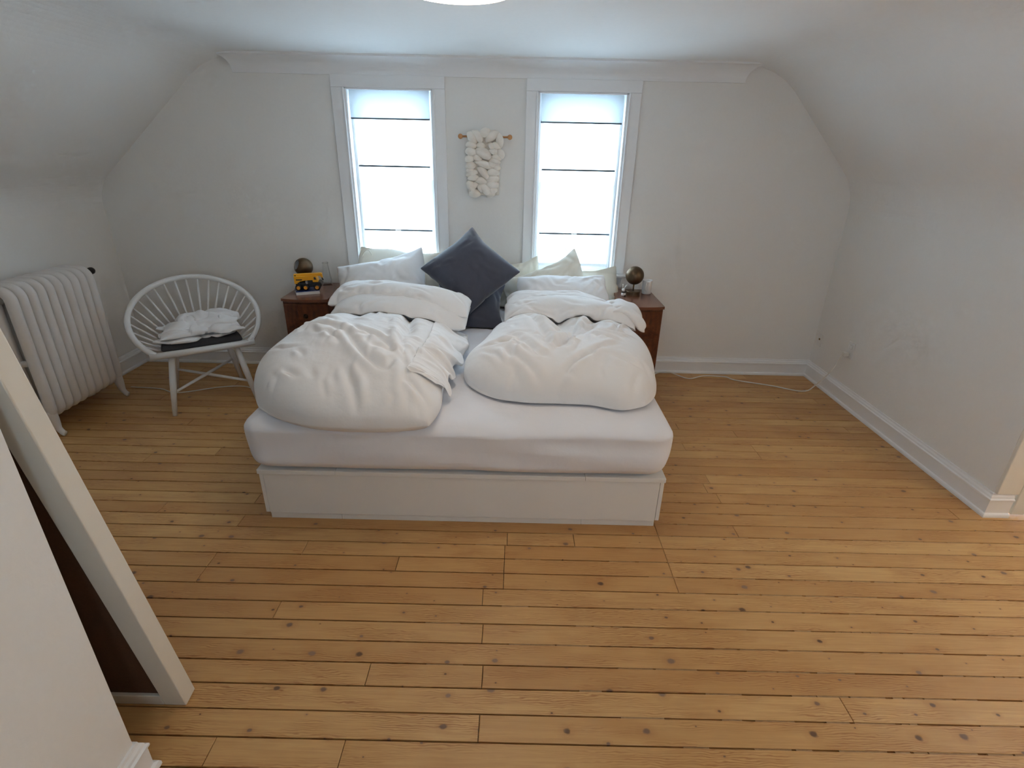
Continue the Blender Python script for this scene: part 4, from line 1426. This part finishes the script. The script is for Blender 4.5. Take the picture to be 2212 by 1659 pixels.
S = crease_bag(S, rand_lines(94, 22, (-0.03, 0.62, 2.92, 3.36), lambda x, y: -0.25, 0.55, 0.06, 0.22), 0.009, 0.009, 94)
hf_add(S, 0.035)
bag_mesh('folded_layer', S-np.array(DR.location), M_DUVET, DR, 1, 2)
# scrunched corner hanging over the right edge of the bed
def edgeR5(U, V):
    return 0.56+U*0.20, 2.98+V*0.32+0.03*np.sin(U*5)
S = duvet_bag(42, 52, edgeR5, lambda U, V: 0.675-0.03*U+0.015*np.sin(V*14), 59, puff=0.065, under=0.05, steps=40, kb=0.3, base=0.16, amp=0.12)
bag_mesh('folded_corner', S-np.array(DR.location), M_DUVET, DR, 1, 2)

# ---- pillows: inflated in free space, then set in place
def pillow_shape(w, h, nx, ny, seed, press=5e-4, bowx=0.07, base=0.02, amp=0.03, steps=60):
    U, V = np.meshgrid(np.linspace(-1, 1, nx), np.linspace(-1, 1, ny), indexing='ij')
    T = flat_bag(nx, ny, U*w/2*(1+bowx*(1-V**2)*0.8), V*h/2*(1+bowx*(1-U**2)*0.8))    # cut with slightly bowed sides
    P = T.copy()*0.96
    e_ = np.clip((1-U**4)*(1-V**4), 0, 1)**0.5
    P[0, ..., 2] = 0.05*e_
    P[1, ..., 2] = -0.05*e_
    e, th = wrinkle(nx, ny, seed, base, amp, 5)
    return bag_sim(P, rests(T, e, th), steps=steps, iters=9, press=press, bend=0.10, damp=0.9, jitter=0.003, rng=np.random.default_rng(seed))
def place(name, S, c, ex, ey, mat, label, cat='pillow', thick=1.0, group=None, sag=0.0, twist=0.0, curl=0.016, seed=1, ncr=14, dcr=0.006):
    ex, ey = Vector(ex).normalized(), Vector(ey)
    ey = (ey-ex*ey.dot(ex)).normalized()
    ez = ex.cross(ey)
    L = S.copy()
    L[..., 2] *= thick
    nx, ny = L.shape[1:3]
    hw, hh = abs(L[..., 0]).max(), abs(L[..., 1]).max()
    def ang(x, y):      # creases run in from the corners
        return math.atan2(y-np.sign(y)*hh*1.05, x-np.sign(x)*hw*1.05)
    ln = rand_lines(seed+300, ncr, (-hw*0.85, hw*0.85, -hh*0.8, hh*0.8), ang, 0.35, 0.07, 0.2)
    L = crease_bag(L, ln, dcr, 0.010, seed, (0, 1))
    L[..., 2] += sag*(L[..., 0]/0.3)**2+twist*L[..., 0]*L[..., 1]+curl*field(nx, ny, 3, seed+500)[None]
    L[..., 0] += 0.5*curl*field(nx, ny, 3, seed+520)[None]
    L[..., 1] += 0.6*curl*field(nx, ny, 3, seed+540)[None]
    B = np.array([ex, ey, ez])
    Wd = L@B
    gap = np.array([0.014, 0.0])[:, None, None]*np.minimum(1, np.abs(L[..., 2])/0.012)
    Wd[..., 2] = np.maximum(Wd[..., 2], 0.550-c[2]+gap)
    Wd[..., 1] = np.minimum(Wd[..., 1], D-0.064-c[1]-gap)
    o = bag_mesh(name, Wd, mat, None, 1, 1)
    o.location = c
    tag(o, label, cat, group)
    return o
sq = pillow_shape(0.47, 0.47, 60, 60, 3, press=5.5e-4, bowx=0.13, base=0.01)
rec = pillow_shape(0.62, 0.43, 64, 46, 6, bowx=0.12, amp=0.05)
rec2 = pillow_shape(0.58, 0.42, 60, 44, 12, bowx=0.09, amp=0.05)
rec4 = pillow_shape(0.60, 0.42, 60, 44, 19, bowx=0.26, amp=0.06)
pc = place('pillow', rec4, (-0.83, 3.825, 0.740), (1, 0, -0.03), (0, 0.30, 0.95), M_CREAM,
      'cream pillow against the left window behind the white pillow', thick=0.45, seed=4)
place('pillow', rec, (-0.915, 3.60, 0.735), (0.95, 0.03, 0.20), (-0.10, 0.60, 0.80), M_PILLOW,
      'white pillow leaning behind the left duvet fold', thick=0.95, seed=5, ncr=20, dcr=0.009)
place('pillow', rec2, (-0.10, 3.82, 0.69), (1, 0, 0.03), (0, 0.25, 0.96), M_CREAM,
      'cream pillow mostly hidden behind the upper slate cushion', thick=0.5, seed=6)
place('cushion', sq, (-0.30, 3.46, 0.640), (1, 0.0, 0.02), (0.02, 0.88, 0.46), M_GREYV,
      'slate velvet cushion lying under the other cushion between the duvets', 'cushion', thick=0.55, group='slate velvet cushions', seed=7, curl=0.008, ncr=10)
a = Vector((1, 0.02, -0.02)).normalized()
b = Vector((-0.02, 0.63, 0.78))
b = (b-a*b.dot(a)).normalized()
place('cushion', sq, (-0.297, 3.470, 0.875), (a+b)/math.sqrt(2), (b-a)/math.sqrt(2), M_GREYV,
      'slate velvet cushion standing on one corner against the pillows', 'cushion', thick=0.95, group='slate velvet cushions', seed=12, curl=0.006, ncr=16, dcr=0.005)
cr = place('pillow', rec2, (0.215, 3.655, 0.710), (0.92, 0.03, 0.38), (-0.38, 0.45, 0.80), M_CREAM,
           'cream pillow tipped up in front of the right window', thick=0.55, seed=9, ncr=20, dcr=0.009)
place('pillow', rec4, (0.440, 3.79, 0.645), (1, 0.02, 0.03), (0, 0.55, 0.83), M_CREAM,
      'cream pillow end sticking out beside the right bedside cabinet', thick=0.4, seed=10)
place('pillow', rec4, (0.315, 3.445, 0.690), (0.99, 0.03, 0.01), (0, 0.80, 0.58), M_PILLOW,
      'white pillow lying behind the right duvet fold', thick=0.8, seed=11, ncr=20, dcr=0.009)

# ---- fabric ties on two of the cream pillows
def tie(par, pts, r):
    o_ = Vector(par.location)
    obj('tie', tube([Vector(p)-o_ for p in spline(pts, 6)], r, 8), M_CREAM, par, smooth=True)
tie(pc, [(-1.024, 3.83, 0.847), (-1.094, 3.83, 0.878), (-1.078, 3.83, 0.918), (-1.047, 3.83, 0.928), (-1.021, 3.83, 0.88)], 0.004)
tie(cr, [(0.379, 3.76, 0.926), (0.36, 3.76, 0.96), (0.343, 3.76, 0.982), (0.329, 3.76, 0.998)], 0.0028)
